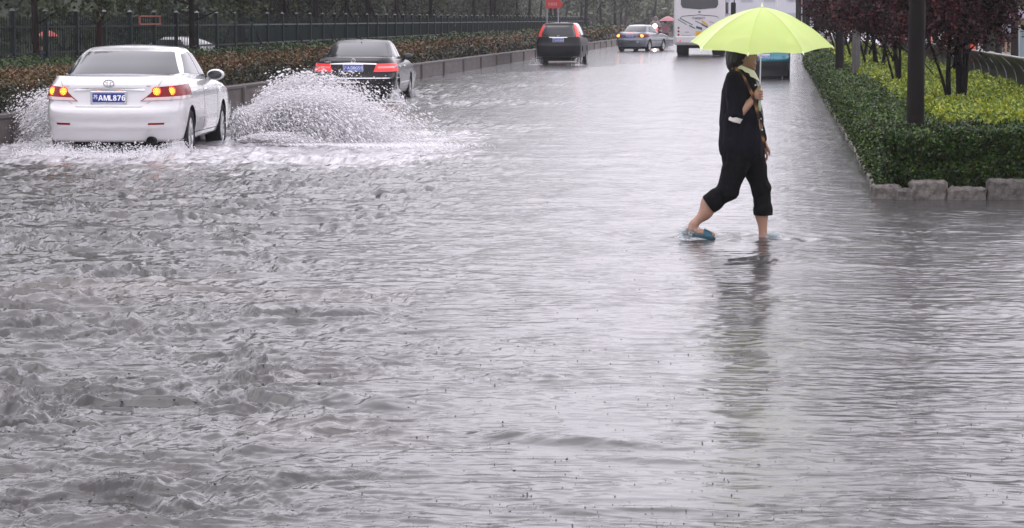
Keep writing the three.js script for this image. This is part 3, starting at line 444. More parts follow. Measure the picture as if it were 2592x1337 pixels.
// --- teal hatchback by the hedge
{
  const paint = mat(0.01, 0.15, 0.2, 0.25, { metalness: 0.3, clearcoat: 1, clearcoatRoughness: 0.05 });
  const { car, B, G } = buildCar({ name: 'hatchback_car', label: 'teal hatchback half hidden behind the walking woman by the hedge', at: [-0.54, -0.1, -87.3], turn: 0, paint, tyre: 0.32, arch: 0.365, axles: [1.26, -1.3], spokes: 5,
    body: { bottom: 0.42, n: 3, zR: 1.35, zF: -1.3, crown: 0.03, rows: 22,
      rear: [[0.4, 1.98], [0.5, 2.03], [0.72, 2.05], [0.82, 2.0], [1.05, 1.95]], front: [[0.2, 1.9], [0.45, 2.1], [0.7, 2.05], [1.0, 1.7]],
      w: [[0.3, 0.8], [0.45, 0.84], [0.6, 0.86], [0.75, 0.865], [0.9, 0.86], [1.0, 0.84], [1.1, 0.8]], top: [[-2.1, 0.75], [-1.8, 0.92], [-1.0, 1.02], [2.1, 1.08]] },
    house: { bottom: 1.0, n: 3.4, nf: 3, zR: 0.7, zF: 0.05, crown: 0.03, rows: 18,
      rear: [[1.0, 1.95], [1.15, 1.85], [1.3, 1.66], [1.42, 1.45], [1.48, 1.3]], front: [[1.0, 1.25], [1.2, 0.85], [1.4, 0.4], [1.48, 0.15]],
      w: [[1.0, 0.82], [1.2, 0.75], [1.35, 0.68], [1.44, 0.6], [1.48, 0.54]], top: [[-3, 1.482], [3, 1.482]] } });
  part('rear_window', plate(G.rear, [[-0.58, 1.1], [0.58, 1.1]], [[-0.5, 1.4], [0.5, 1.4]], 0.004, 18, 8), carGlass, car);
  part('tail_gate_recess', plate(B.rear, [[-0.3, 0.74], [0.3, 0.74]], [[-0.34, 0.87], [0.34, 0.87]], 0.006, 8, 4), mat(0.02, 0.2, 0.26, 0.3), car);
  part('tail_gate_glass', plate(B.rear, [[-0.5, 0.94], [0, 0.925], [0.5, 0.94]], [[-0.66, 1.08], [0.66, 1.08]], 0.006, 14, 4), carGlass, car);
  for (const s of [1, -1]) {
    const S = G.side(s), Wp = B.wrap(s), tx = x => B.tOfX(x, 1.0);
    part('tail_lamp', plate(Wp, [[tx(0.68), 1.01], [1.05, 1.01]], [[tx(0.68), 1.075], [1.05, 1.075]], 0.012, 12, 4, 0.03), redLens, car);
    part('side_window', plate(S, [[-0.7, 1.08], [0.2, 1.1]], [[-0.2, 1.38], [0.22, 1.41]], 0.004, 10, 6), carGlass, car);
    part('side_window', plate(S, [[0.27, 1.1], [1.1, 1.14]], [[0.28, 1.41], [0.9, 1.38]], 0.004, 10, 6), carGlass, car);
    mirror(car, s, 0.8, 1.1, -0.6, paint);
    part('reflector', plate(B.rear, [[s * 0.5, 0.5], [s * 0.66, 0.5]], [[s * 0.5, 0.53], [s * 0.66, 0.53]], 0.006, 6, 2), redLens, car);
  }
  part('bumper', plate(B.rear, [[-0.76, 0.2], [0.76, 0.2]], [[-0.8, 0.66], [0.8, 0.66]], 0.015, 18, 6, 0.04), mat(0.012, 0.014, 0.016, 0.5), car);
  rearPlate(car, B.rear, 0.795, plateTex('AY902R', '#d4dcea', '#2438a0'));
}
// --- white coach
{
  const white = mat(0.58, 0.565, 0.58, 0.3, { clearcoat: 0.8, clearcoatRoughness: 0.06 });
  const bus = thing('coach_bus', 'white coach with coloured stripes seen from behind', 'bus', [-3.95, 0.03, -136.6], 0);
  const W2 = 1.25, bs = new THREE.Shape(); { const x = W2, y0 = 0.62, y1 = 3.35, r = 0.3; bs.moveTo(-x + 0.06, y0); bs.lineTo(x - 0.06, y0); bs.quadraticCurveTo(x, y0, x, y0 + 0.1); bs.lineTo(x, y1 - r); bs.quadraticCurveTo(x, y1, x - r, y1); bs.lineTo(-x + r, y1); bs.quadraticCurveTo(-x, y1, -x, y1 - r); bs.lineTo(-x, y0 + 0.1); bs.quadraticCurveTo(-x, y0, -x + 0.06, y0); }
  part('body', new THREE.ExtrudeGeometry(bs, { depth: 10.6, bevelEnabled: true, bevelSize: 0.09, bevelThickness: 0.12, bevelSegments: 4, curveSegments: 8 }).scale(0.945, 1, 1).translate(0, 0, -10.7), white, bus);
  const zr = 0.02, face = (x, y) => [x, y, zr + 0.002];
  const win = part('rear_window', plate(face, [[-0.92, 2.52], [-0.82, 2.36], [0, 2.29], [0.82, 2.36], [0.92, 2.52]], [[-0.9, 3.1], [0.9, 3.1]], 0.014, 24, 8), carGlass, bus);
  part('engine_hatch_line', flat([seam(face, [[-0.95, 1.86], [-0.85, 1.95], [0, 2.02], [0.85, 1.95], [0.95, 1.86]], 0.03)]), black, bus);
  part('latch', rbox(0.12, 0.06, 0.02, 0, 2.16, 0.02), black, bus);
  const stripe = (m, x0, y0, x1, y1, w) => part('stripe', plate(face, [[x0, y0 - w / 2], [x1, y1 - w / 2]], [[x0, y0 + w / 2], [x1, y1 + w / 2]], 0.008, 8, 1, 0.01), m, bus);
  const gr = mat(0.03, 0.09, 0.09, 0.4), pu = mat(0.06, 0.03, 0.14, 0.4), ye = mat(0.6, 0.36, 0.05, 0.4), pk = mat(0.55, 0.25, 0.3, 0.4);
  stripe(gr, -1.06, 1.8, -0.62, 1.54, 0.04); stripe(gr, -0.96, 1.86, -0.32, 1.52, 0.045); stripe(gr, -0.5, 1.5, -0.22, 1.36, 0.06); stripe(gr, -0.16, 1.42, 0.14, 1.34, 0.12); stripe(pu, -0.2, 1.72, 0.1, 1.58, 0.04); stripe(pu, 0.1, 1.57, 0.42, 1.4, 0.08); stripe(ye, 0.12, 1.72, 0.42, 1.5, 0.12); stripe(pk, 0.5, 1.7, 0.72, 1.62, 0.05);
  part('number_lettering', new THREE.PlaneGeometry(0.74, 0.2).translate(0, 1.86, 0.045), mat(1, 1, 1, 0.4, { transparent: true, map: canvasTex(512, 128, c => { c.fillStyle = c.strokeStyle = '#55566a'; drawSu(c, 10, 18, 84); c.font = 'bold 100px sans-serif'; c.textBaseline = 'middle'; c.fillText('A93617', 104, 66); }) }), bus);
  const pl = part('number_plate', rbox(0.6, 0.22, 0.02, 0.12, 1.12, 0.02, 0.01), mat(0.72, 0.38, 0.03, 0.4), bus);
  part('plate_surround', plate(face, [[-0.3, 0.96], [0.6, 0.96]], [[-0.3, 1.26], [0.6, 1.26]], 0.004, 6, 2, 0.006), mat(0.55, 0.53, 0.55, 0.5), bus);
  for (const g of [rbox(0.2, 0.05, 0.012, -0.6, 1.18, 0.03), rbox(0.5, 0.035, 0.012, -0.64, 1.02, 0.03)]) part('badge', g, mat(0.35, 0.34, 0.36, 0.4), bus);
  for (const s of [1, -1]) { for (let k = 0; k < 3; k++) part('tail_lamp', new THREE.CylinderGeometry(0.05, 0.05, 0.05, 16).rotateX(PI / 2).translate(s * 1.02, 1.38 - k * 0.17, 0.01), redLens, bus); part('marker_lamp', rbox(0.08, 0.08, 0.02, s * 0.93, 0.74, 0.1, 0.01), lamp(1, 0.05, 0.05, 0.3), bus); }
  part('bumper', rbox(2.3, 0.34, 0.12, 0, 0.8, 0.02, 0.05), white, bus);
  part('chassis', box(2.1, 0.35, 9, 0, 0.55, -5.4), black, bus);
  for (const s of [1, -1]) for (const z of [-2.6, -8.2]) { const w = part('wheel', new THREE.CylinderGeometry(0.48, 0.48, z > -5 ? 0.56 : 0.3, 32).rotateZ(PI / 2), rubber, bus); w.position.set(s * (z > -5 ? 0.88 : 0.98), 0.48, z); part('rim', new THREE.CylinderGeometry(0.28, 0.28, 0.02, 24).rotateZ(PI / 2).translate(s * (z > -5 ? 0.285 : 0.155), 0, 0), rimMat, w); }
  for (const s of [1, -1]) part('mudflap', rbox(0.6, 0.5, 0.03, s * 0.88, 0.38, -1.9), black, bus);
  for (const s of [1, -1]) part('side_window', box(0.02, 0.9, 9.4, s * 1.268, 2.55, -5.3), carGlass, bus);
  const mr = part('wing_mirror', flat([tube([[1.2, 2.9, -10.6], [1.5, 3.0, -10.8], [1.52, 2.6, -10.8]], 0.03, 0.03), rbox(0.26, 0.7, 0.16, 1.48, 2.35, -10.8, 0.06)]), black, bus);
}
// ---------------------------------------------------------------- the woman wading with the lime umbrella
const skin = mat(0.33, 0.185, 0.13, 0.5), blackCloth = mat(0.006, 0.006, 0.01, 0.9, { specularIntensity: 0.25 }), hairMat = mat(0.006, 0.005, 0.005, 0.45);
{
  const D = -23.3; // her plane; own axes: x the way she walks, z towards the camera
  const who = thing('person', 'woman in black with rolled-up trousers wading under the lime umbrella', 'person', [0, 0, D]);
  const hipR = [-0.29, 0.79, 0.07], hipL = [-0.27, 0.79, -0.07], kR = [-0.44, 0.40, 0.08], aR = [-0.705, 0.135, 0.09], kL = [-0.14, 0.40, -0.07], aL = [-0.128, 0.0, -0.08];
  const shR = [-0.37, 1.33, 0.165], elR = [-0.365, 1.04, 0.23], wrR = [-0.215, 1.19, 0.16], shL = [-0.34, 1.33, -0.165], elL = [-0.2, 1.02, -0.2], wrL = [-0.13, 0.82, -0.13];
  const head = [-0.295, 1.545, 0];
  const bodySdf = (x, y, z) => {
    const p = [x, y, z];
    let d = ell(p, [-0.31, 1.15, 0], [0.12, 0.26, 0.17]); d = smin(d, ell(p, [-0.29, 0.82, 0], [0.13, 0.13, 0.16]), 0.06);
    d = smin(d, cone(p, [-0.335, 1.36, 0], [-0.305, 1.47, 0], 0.06, 0.05), 0.04);
    d = smin(d, cone(p, shR, elR, 0.05, 0.042), 0.03); d = smin(d, cone(p, elR, wrR, 0.05, 0.03), 0.02);
    d = smin(d, cone(p, shL, elL, 0.05, 0.042), 0.03); d = smin(d, cone(p, elL, wrL, 0.042, 0.026), 0.02);
    // legs, calf muscle at the back
    for (const [h, k, a, c] of [[hipR, kR, aR, [-0.6, 0.285, 0.085]], [hipL, kL, aL, [-0.155, 0.265, -0.075]]]) {
      d = smin(d, cone(p, h, k, 0.085, 0.055), 0.03); d = smin(d, cone(p, k, a, 0.05, 0.034), 0.03); d = smin(d, ell(p, c, [0.055, 0.1, 0.05]), 0.05);
    }
    // feet
    d = smin(d, cone(p, aR, [-0.735, 0.085, 0.09], 0.036, 0.036), 0.02); d = smin(d, cone(p, [-0.73, 0.08, 0.09], [-0.555, 0.045, 0.1], 0.034, 0.028), 0.03);
    d = smin(d, cone(p, aL, [-0.16, -0.06, -0.08], 0.036, 0.036), 0.02); d = smin(d, cone(p, [-0.15, -0.06, -0.08], [0.04, -0.085, -0.09], 0.036, 0.028), 0.03);
    return d;
  };
  const bodyG = netsurf(bodySdf, [-0.82, -0.13, -0.3], [0.1, 1.55, 0.34], 0.012);
  // head with a face, turned to +x
  const H = head, headSdf = (x, y, z) => {
    const p = [x, y, z];
    let d = ell(p, [H[0] - 0.008, H[1] + 0.022, 0], [0.098, 0.095, 0.075]); // skull
    d = smin(d, ell(p, [H[0] + 0.028, H[1] - 0.045, 0], [0.068, 0.08, 0.058]), 0.03); // jaw
    d = smin(d, cone(p, [H[0] + 0.086, H[1] + 0.012, 0], [H[0] + 0.109, H[1] - 0.025, 0], 0.009, 0.0125), 0.018); // nose
    d = smin(d, ell(p, [H[0] + 0.088, H[1] - 0.068, 0], [0.014, 0.009, 0.022]), 0.01); d = smin(d, ell(p, [H[0] + 0.085, H[1] - 0.084, 0], [0.013, 0.009, 0.018]), 0.01); // lips
    d = smin(d, ell(p, [H[0] + 0.075, H[1] - 0.112, 0], [0.02, 0.016, 0.022]), 0.02); // chin
    for (const s of [1, -1]) { d = -smin(-d, ell(p, [H[0] + 0.092, H[1] + 0.012, s * 0.03], [0.016, 0.012, 0.016]), 0.012); d = smin(d, ell(p, [H[0] - 0.012, H[1] - 0.018, s * 0.076], [0.018, 0.032, 0.012]), 0.008); d = smin(d, ell(p, [H[0] + 0.088, H[1] + 0.032, s * 0.028], [0.008, 0.005, 0.022]), 0.008); }
    d = smin(d, cone(p, [H[0] - 0.025, H[1] - 0.04, 0], [H[0] - 0.035, H[1] - 0.16, 0], 0.05, 0.052), 0.03); // neck
    return d;
  };
  const headG = netsurf(headSdf, [H[0] - 0.12, H[1] - 0.16, -0.1], [H[0] + 0.13, H[1] + 0.13, 0.1], 0.0045);
  // hands: right one closed round the shaft, left one hanging half curled
  const shaftX = -0.165, shaftZ = 0.16;
  const handR = (x, y, z) => {
    const p = [x, y, z]; let d = ell(p, [-0.193, 1.222, 0.172], [0.024, 0.042, 0.034]); d = smin(d, cone(p, wrR, [-0.2, 1.205, 0.168], 0.029, 0.027), 0.015);
    for (let k = 0; k < 4; k++) { const yy = 1.252 - k * 0.0205, r = 0.0098 - 0.0006 * Math.abs(k - 1); const a = [shaftX - 0.014, yy, shaftZ + 0.022], b = [shaftX + 0.015, yy - 0.002, shaftZ + 0.019], c = [shaftX + 0.023, yy - 0.003, shaftZ - 0.006], e = [shaftX + 0.004, yy - 0.004, shaftZ - 0.02 - 0.002 * k]; d = smin(d, Math.min(cone(p, a, b, r, r), cone(p, b, c, r, r * 0.95), cone(p, c, e, r * 0.95, r * 0.8)), 0.003); }
    d = smin(d, Math.min(cone(p, [-0.195, 1.235, 0.165], [-0.178, 1.272, 0.172], 0.013, 0.011), cone(p, [-0.178, 1.272, 0.172], [-0.162, 1.296, 0.176], 0.011, 0.009)), 0.004);
    return d;
  };
  const hrG = netsurf(handR, [-0.25, 1.15, 0.11], [-0.12, 1.33, 0.225], 0.003);
  const handL = (x, y, z) => {
    const p = [x, y, z]; let d = cone(p, wrL, [-0.118, 0.775, -0.12], 0.024, 0.026); d = smin(d, ell(p, [-0.112, 0.758, -0.115], [0.023, 0.043, 0.036]), 0.012);
    const len = [0.9, 1, 0.95, 0.78]; for (let k = 0; k < 4; k++) { const zz = -0.09 - k * 0.018, L = len[k], a = [-0.108, 0.728, zz], b = [-0.098, 0.728 - 0.032 * L, zz + 0.001], c = [-0.102, 0.728 - 0.056 * L, zz + 0.002], e = [-0.114, 0.728 - 0.074 * L, zz + 0.002]; d = smin(d, Math.min(cone(p, a, b, 0.0092, 0.0086), cone(p, b, c, 0.0086, 0.008), cone(p, c, e, 0.008, 0.0066)), 0.003); }
    d = smin(d, Math.min(cone(p, [-0.1, 0.775, -0.09], [-0.082, 0.742, -0.078], 0.0125, 0.0105), cone(p, [-0.082, 0.742, -0.078], [-0.08, 0.712, -0.079], 0.0105, 0.0085)), 0.006);
    return d;
  };
  const hlG = netsurf(handL, [-0.165, 0.63, -0.19], [-0.055, 0.86, -0.05], 0.003);
  const body = part('body', flat([bodyG, headG, hrG, hlG]), skin, who);
  for (const s of [1, -1]) part('eye', new THREE.SphereGeometry(0.0105, 12, 8).translate(H[0] + 0.083, H[1] + 0.012, s * 0.03), mat(0.05, 0.04, 0.035, 0.2), who);
  // bobbed black hair
  part('hair', netsurf((x, y, z) => { const p = [x, y, z]; let d = ell(p, [H[0] - 0.03, H[1] + 0.03, 0], [0.125, 0.115, 0.105]); d = smin(d, ell(p, [H[0] - 0.085, H[1] - 0.06, 0], [0.066, 0.09, 0.092]), 0.04); d = smin(d, cone(p, [H[0] + 0.02, H[1] + 0.07, 0], [H[0] + 0.09, H[1] + 0.075, 0], 0.06, 0.035), 0.03); d += 0.003 * n3(x * 30, y * 12, z * 40); const face = ell(p, [H[0] + 0.1, H[1] - 0.06, 0], [0.115, 0.125, 0.2]); return Math.max(d, -face); }, [H[0] - 0.18, H[1] - 0.18, -0.13], [H[0] + 0.15, H[1] + 0.17, 0.13], 0.006), hairMat, who);
  // cardigan
  const fold = (x, y, z) => 0.006 * n3(x * 9, y * 5, z * 9) + 0.0025 * n3(x * 24, y * 13, z * 24);
  const cardSdf = (x, y, z) => {
    const p = [x, y, z];
    let d = ell(p, [-0.325, 1.2, 0], [0.155, 0.24, 0.2]); d = smin(d, ell(p, [-0.315, 0.98, 0], [0.183, 0.28, 0.205]), 0.07); d = smin(d, ell(p, [-0.318, 0.79, 0], [0.19, 0.17, 0.21]), 0.06);
    d = smin(d, cone(p, shR, [-0.363, 1.065, 0.226], 0.082, 0.066), 0.035); 
    d = smin(d, cone(p, shL, elL, 0.078, 0.06), 0.035); d = smin(d, cone(p, elL, [-0.14, 0.84, -0.135], 0.055, 0.042), 0.02);
    d = smin(d, cone(p, [-0.37, 1.36, 0.1], [-0.345, 1.36, -0.1], 0.07, 0.07), 0.04);
    d += fold(x, y, z);
    const neck = cone(p, [-0.33, 1.38, 0], [-0.26, 1.62, 0], 0.062, 0.1); // neck opening
    return Math.max(d, 0.69 - y + 0.02 * (x + 0.3), -neck);
  };
  const cutSleeve = p => { const n = [0.75, 0.6, -0.28], c = [-0.325, 1.09, 0.215]; const a = (p[0] - c[0]) * n[0] + (p[1] - c[1]) * n[1] + (p[2] - c[2]) * n[2]; const near = Math.hypot(p[0] + 0.27, p[1] - 1.14, p[2] - 0.2) - 0.08; return Math.max(a, -0.0) > 0 && near < 0 && p[2] > 0.14 ? a : -1; };
  part('cardigan', netsurf(cardSdf, [-0.56, 0.66, -0.3], [-0.04, 1.47, 0.34], 0.011), blackCloth, who);
  // trousers, rolled to the calf
  const trouSdf = (x, y, z) => {
    const p = [x, y, z];
    let d = ell(p, [-0.31, 0.76, 0], [0.178, 0.16, 0.185]);
    d = smin(d, cone(p, [-0.335, 0.72, 0.075], [-0.42, 0.43, 0.08], 0.118, 0.085), 0.05); d = smin(d, cone(p, [-0.42, 0.42, 0.08], [-0.555, 0.325, 0.087], 0.082, 0.078), 0.03);
    d = smin(d, cone(p, [-0.245, 0.72, -0.07], [-0.15, 0.43, -0.07], 0.122, 0.078), 0.05); d = smin(d, cone(p, [-0.15, 0.43, -0.07], [-0.13, 0.25, -0.075], 0.078, 0.072), 0.03);
    d += 1.3 * fold(x + 3, y, z);
    d = smin(d, cone(p, [-0.545, 0.325, 0.087], [-0.575, 0.305, 0.088], 0.088, 0.086), 0.012); d = smin(d, cone(p, [-0.131, 0.245, -0.075], [-0.13, 0.215, -0.076], 0.084, 0.082), 0.012); // rolled cuffs
    const n1 = [-0.8, -0.6], e1 = (x + 0.588) * n1[0] + (y - 0.295) * n1[1]; // cut the legs off cleanly
    return Math.max(d, x < -0.4 ? e1 : -1, 0.2 - y, y - 0.86);
  };
  part('trousers', netsurf(trouSdf, [-0.68, 0.17, -0.22], [-0.02, 0.9, 0.22], 0.0105), mat(0.004, 0.004, 0.005, 0.9, { specularIntensity: 0.25 }), who);
  // white shirt showing at the collar and the sleeve
  const shirt = mat(0.68, 0.65, 0.6, 0.8);
  const ringC = (t, r, y) => [-0.315 + Math.cos(t) * r * 1.02, y, Math.sin(t) * r];
  part('collar', gridGeo(48, 6, (u, v) => { const t = mix(0.3, 2 * PI - 0.3, u), r = mix(0.068, 0.108, v), x = -0.29 + Math.cos(t) * r * 1.2, tip = Math.exp(-((Math.min(u, 1 - u)) ** 2) / 0.004); return [x + 0.012 * tip * v, 1.452 - 0.42 * (x + 0.29) - 0.06 * v - 0.025 * v * tip, Math.sin(t) * r]; }), shirt, who);
  part('shirt_sleeve', new THREE.CylinderGeometry(0.06, 0.05, 0.042, 28, 3, true).rotateZ(-0.3).translate(-0.366, 1.018, 0.228), shirt, who);
  // patterned bag strap across the chest
  const strapM = mat(1, 1, 1, 0.7, { map: noiseTex(128, (u, v) => { const k = Math.sin(u * 2 * PI * 7) + pfbm(u, v, 9, 3, 5) * 1.6; return k > 0.7 ? [0.6, 0.44, 0.24] : k > -0.4 ? [0.3, 0.15, 0.09] : [0.1, 0.06, 0.05]; }) });
  const sp = new THREE.CatmullRomCurve3([[-0.4, 1.425, 0.075], [-0.37, 1.44, 0.115], [-0.31, 1.385, 0.17], [-0.25, 1.28, 0.195], [-0.2, 1.15, 0.18], [-0.163, 1.0, 0.155], [-0.138, 0.88, 0.12], [-0.115, 0.77, 0.08]].map(q => V(...q)));
  part('bag_strap', gridGeo(60, 2, (u, v) => { const q = sp.getPoint(u), tn = sp.getTangent(u), w = tn.clone().cross(V(0, 0, 1)).normalize().multiplyScalar(0.026 * (v - 0.5)); return [q.x + w.x, q.y + w.y, q.z + w.z + 0.012]; }), strapM, who);
  for (const [y, x, z] of [[1.3, -0.2, 0.12], [1.02, -0.155, 0.125], [0.93, -0.142, 0.12]]) part('button', new THREE.SphereGeometry(0.008, 10, 8).translate(x, y, z + 0.03), shirt, who);
  // slippers
  const teal = mat(0.003, 0.06, 0.09, 0.35);
  const slipper = (x, y, z, tilt, m) => { const s = new THREE.Shape(); s.absellipse(0, 0, 0.125, 0.045, 0, 2 * PI); const sole = new THREE.ExtrudeGeometry(s, { depth: 0.022, bevelEnabled: true, bevelSize: 0.004, bevelThickness: 0.004, bevelSegments: 2, curveSegments: 24 }).rotateX(PI / 2); const strap = gridGeo(16, 5, (u, v) => { const a = mix(0, PI, u); return [0.02 + 0.075 * v, Math.sin(a) * mix(0.062, 0.045, v) - 0.002, Math.cos(a) * 0.047]; }); return part('slipper', flat([sole, strap]).rotateZ(tilt).translate(x, y, z), m, who); };
  slipper(-0.65, 0.045, 0.095, -0.2, teal); slipper(-0.055, -0.105, -0.085, 0, teal);

  // umbrella: a thing of its own, held in the hand
  const um = thing('umbrella', 'lime green umbrella held over the woman in black', 'umbrella', [-0.165, 1.05, D + 0.16]);
  const lime = mat(0.6, 0.74, 0.22, 0.75, { transmission: 0.42, side: THREE.DoubleSide }), steel = mat(0.55, 0.55, 0.56, 0.3, { metalness: 0.9 });
  const cx = 0.015, topY = 0.897, Rr = 0.605, rise = 0.315, N = 8, ph = -PI / 2 + 10 * PI / 180; // own axes; tilt towards the camera
  const tilt = new THREE.Matrix4().makeRotationX(0.13).premultiply(new THREE.Matrix4().makeRotationZ(-0.01));
  const canopy = (r, f) => { // r 0..1, f angle in gores
    const k = f - Math.floor(f), b = 4 * k * (1 - k), a = (f / N) * 2 * PI - ph, edge = 1 - 0.045 * b, chord = mix(1, Math.cos(PI / N) / Math.cos((k - 0.5) * 2 * PI / N), 0.9);
    const rr = Rr * r * chord * mix(1, edge, r), y = -rise * (0.28 * r + 0.62 * r * r + 0.1 * r ** 4) + 0.02 * b * r * r * (r > 0.5 ? (r - 0.5) * 1.1 : 0) + 0.0045 * r ** 5 * Math.sin(k * PI * 9) * Math.exp(-Math.min(k, 1 - k) * 7) + 0.003 * r * n3(Math.sin(a) * rr * 7, Math.cos(a) * rr * 7, 2) - 0.012 * b * r * (1 - r);
    const q = V(Math.sin(a) * rr, y, Math.cos(a) * rr).applyMatrix4(tilt); return [cx + q.x, topY + q.y, q.z];
  };
  const cg = [], per = 20, tape = mat(0.46, 0.6, 0.14, 0.8, { transmission: 0.25, side: THREE.DoubleSide });
  for (let s = 0; s < N; s++) part('seam_tape', gridGeo(1, 16, (u, v) => { const q = canopy(0.03 + 0.97 * v, s + (u - 0.5) * 0.016 / Math.max(0.15, v)); return [q[0], q[1] + 0.0025, q[2]]; }), tape, um);
  for (let s = 0; s < N; s++) cg.push(gridGeo(per, 18, (u, v) => canopy(1 - v * 0.995, s + u)));
  for (let s = 0; s < N; s++) part('canopy', cg[s], lime, um);
  for (let s = 0; s < N; s++) { const pts = [0.02, 0.3, 0.6, 0.85, 1.01].map(r => { const q = canopy(Math.min(1, r), s); return [q[0], q[1] - 0.006, q[2]]; }); part('rib', tube(pts, 0.0028, 0.0022, 5), steel, um); const tip = canopy(1, s), t0 = canopy(0.97, s); part('tip', tube([t0, [tip[0] * 1.012 - t0[0] * 0.012, tip[1] - 0.008, tip[2]]], 0.005, 0.004, 6), mat(0.8, 0.8, 0.75, 0.4), um); const m1 = canopy(0.5, s); part('stretcher', tube([[cx * 0.5, topY - 0.26, 0], [m1[0], m1[1] - 0.008, m1[2]]], 0.0025, 0.0025, 5), steel, um); }
  part('shaft', tube([[0, 0.14, 0], [cx, topY + 0.01, 0]], 0.0065, 0.0055, 10), steel, um);
  part('handle', new THREE.LatheGeometry([[0.001, 0.035], [0.014, 0.038], [0.017, 0.07], [0.0135, 0.11], [0.0135, 0.2], [0.016, 0.24], [0.009, 0.255], [0.001, 0.256]].map(q => new THREE.Vector2(...q)), 20), mat(0.35, 0.42, 0.3, 0.45), um);
  part('ferrule', new THREE.CylinderGeometry(0.005, 0.011, 0.035, 12).translate(cx, topY + 0.018, 0), mat(0.7, 0.75, 0.4, 0.5), um);
  part('wrist_cord', tube([[0.0, 0.05, 0.005], [0.03, 0.0, 0.012], [0.03, -0.09, 0.016], [0.01, -0.12, 0.016], [-0.002, -0.03, 0.012]], 0.003, 0.003, 6), mat(0.2, 0.22, 0.16, 0.7), um);
}
// simple standing people, far off
function farPerson(label, at, turn, topM, legM, umM, armUp) {
  const t = thing('person', label, 'person', at, turn), sk = skin;
  const sdf = (x, y, z) => { const p = [x, y, z]; let d = ell(p, [0, 1.12, 0], [0.18, 0.28, 0.12]); d = smin(d, ell(p, [0, 0.85, 0], [0.17, 0.14, 0.12]), 0.05); for (const s of [1, -1]) { d = smin(d, cone(p, [s * 0.09, 0.82, 0], [s * 0.1, 0.45, 0.02 * s], 0.09, 0.06), 0.02); d = smin(d, cone(p, [s * 0.1, 0.45, 0.02 * s], [s * 0.1, 0.06, 0.02], 0.055, 0.04), 0.02); d = smin(d, cone(p, [s * 0.1, 0.05, 0.02], [s * 0.11, 0.04, -0.14], 0.042, 0.035), 0.02); } d = smin(d, cone(p, [-0.2, 1.34, 0], [-0.26, 1.05, 0.02], 0.055, 0.045), 0.03); d = smin(d, cone(p, [-0.26, 1.05, 0.02], [-0.22, 0.8, -0.06], 0.042, 0.035), 0.02); d = smin(d, cone(p, [0.2, 1.34, 0], [0.25, 1.08, -0.02], 0.055, 0.045), 0.03); d = smin(d, cone(p, [0.25, 1.08, -0.02], [0.16, 1.28, -0.16], 0.042, 0.04), 0.02); d = smin(d, cone(p, [0, 1.38, 0], [0, 1.48, 0], 0.06, 0.055), 0.03); return smin(d, ell(p, [0, 1.58, 0], [0.085, 0.12, 0.1]), 0.02); };
  part('body', netsurf(sdf, [-0.36, -0.02, -0.25], [0.36, 1.74, 0.2], 0.025), sk, t);
  part('shirt', netsurf((x, y, z) => Math.max(sdf(x, y, z) - 0.022, 0.86 - y, y - 1.42), [-0.4, 0.8, -0.3], [0.4, 1.48, 0.25], 0.025), topM, t);
  part('shorts', netsurf((x, y, z) => Math.max(sdf(x, y, z) - 0.02, Math.abs(x) > 0.3 ? 1 : -1, 0.48 - y, y - 0.9), [-0.32, 0.44, -0.26], [0.32, 0.95, 0.24], 0.025), legM, t);
  part('hair', new THREE.SphereGeometry(1, 16, 12).scale(0.098, 0.115, 0.11).translate(0, 1.615, 0.02), hairMat, t);
  return t;
}
function farUmbrella(label, at, m, R = 0.55) {
  const u = thing('umbrella', label, 'umbrella', at);
  const f = (r, a) => { const k = a * 8 / (2 * PI) % 1, b = 4 * k * (1 - k), rr = R * r * (1 - 0.05 * b * r); return [Math.sin(a) * rr, 0.78 - 0.3 * R / 0.55 * (0.3 * r + 0.7 * r * r) + 0.015 * b * r, Math.cos(a) * rr]; };
  part('canopy', gridGeo(48, 10, (q, v) => f(1 - v * 0.99, q * 2 * PI)), m, u); part('shaft', tube([[0, 0, 0], [0, 0.82, 0]], 0.008, 0.008, 6), mat(0.4, 0.4, 0.4, 0.4, { metalness: 0.7 }), u); return u;
}
{
  const p = farPerson('person in grey shirt and black shorts under a purple umbrella', [9.95, 0.35, -123], 0, mat(0.3, 0.31, 0.35, 0.8), mat(0.01, 0.01, 0.012, 0.8));
  farUmbrella('purple umbrella on the pavement behind the right-hand trees', [10.11, 1.28 + 0.35, -123.16], mat(0.2, 0.15, 0.24, 0.7, { transmission: 0.25, side: THREE.DoubleSide }), 1.0);
  farPerson('person in dark clothes behind the left picket fence', [-18.5, -0.18, -68.3], 0.4, mat(0.03, 0.035, 0.07, 0.8), mat(0.02, 0.02, 0.03, 0.8)).scale.setScalar(0.88);
  farUmbrella('small red umbrella behind the left picket fence', [-18.38, 1.02, -68.45], mat(0.62, 0.07, 0.06, 0.7, { transmission: 0.3, side: THREE.DoubleSide }), 0.42).scale.setScalar(0.7);
}
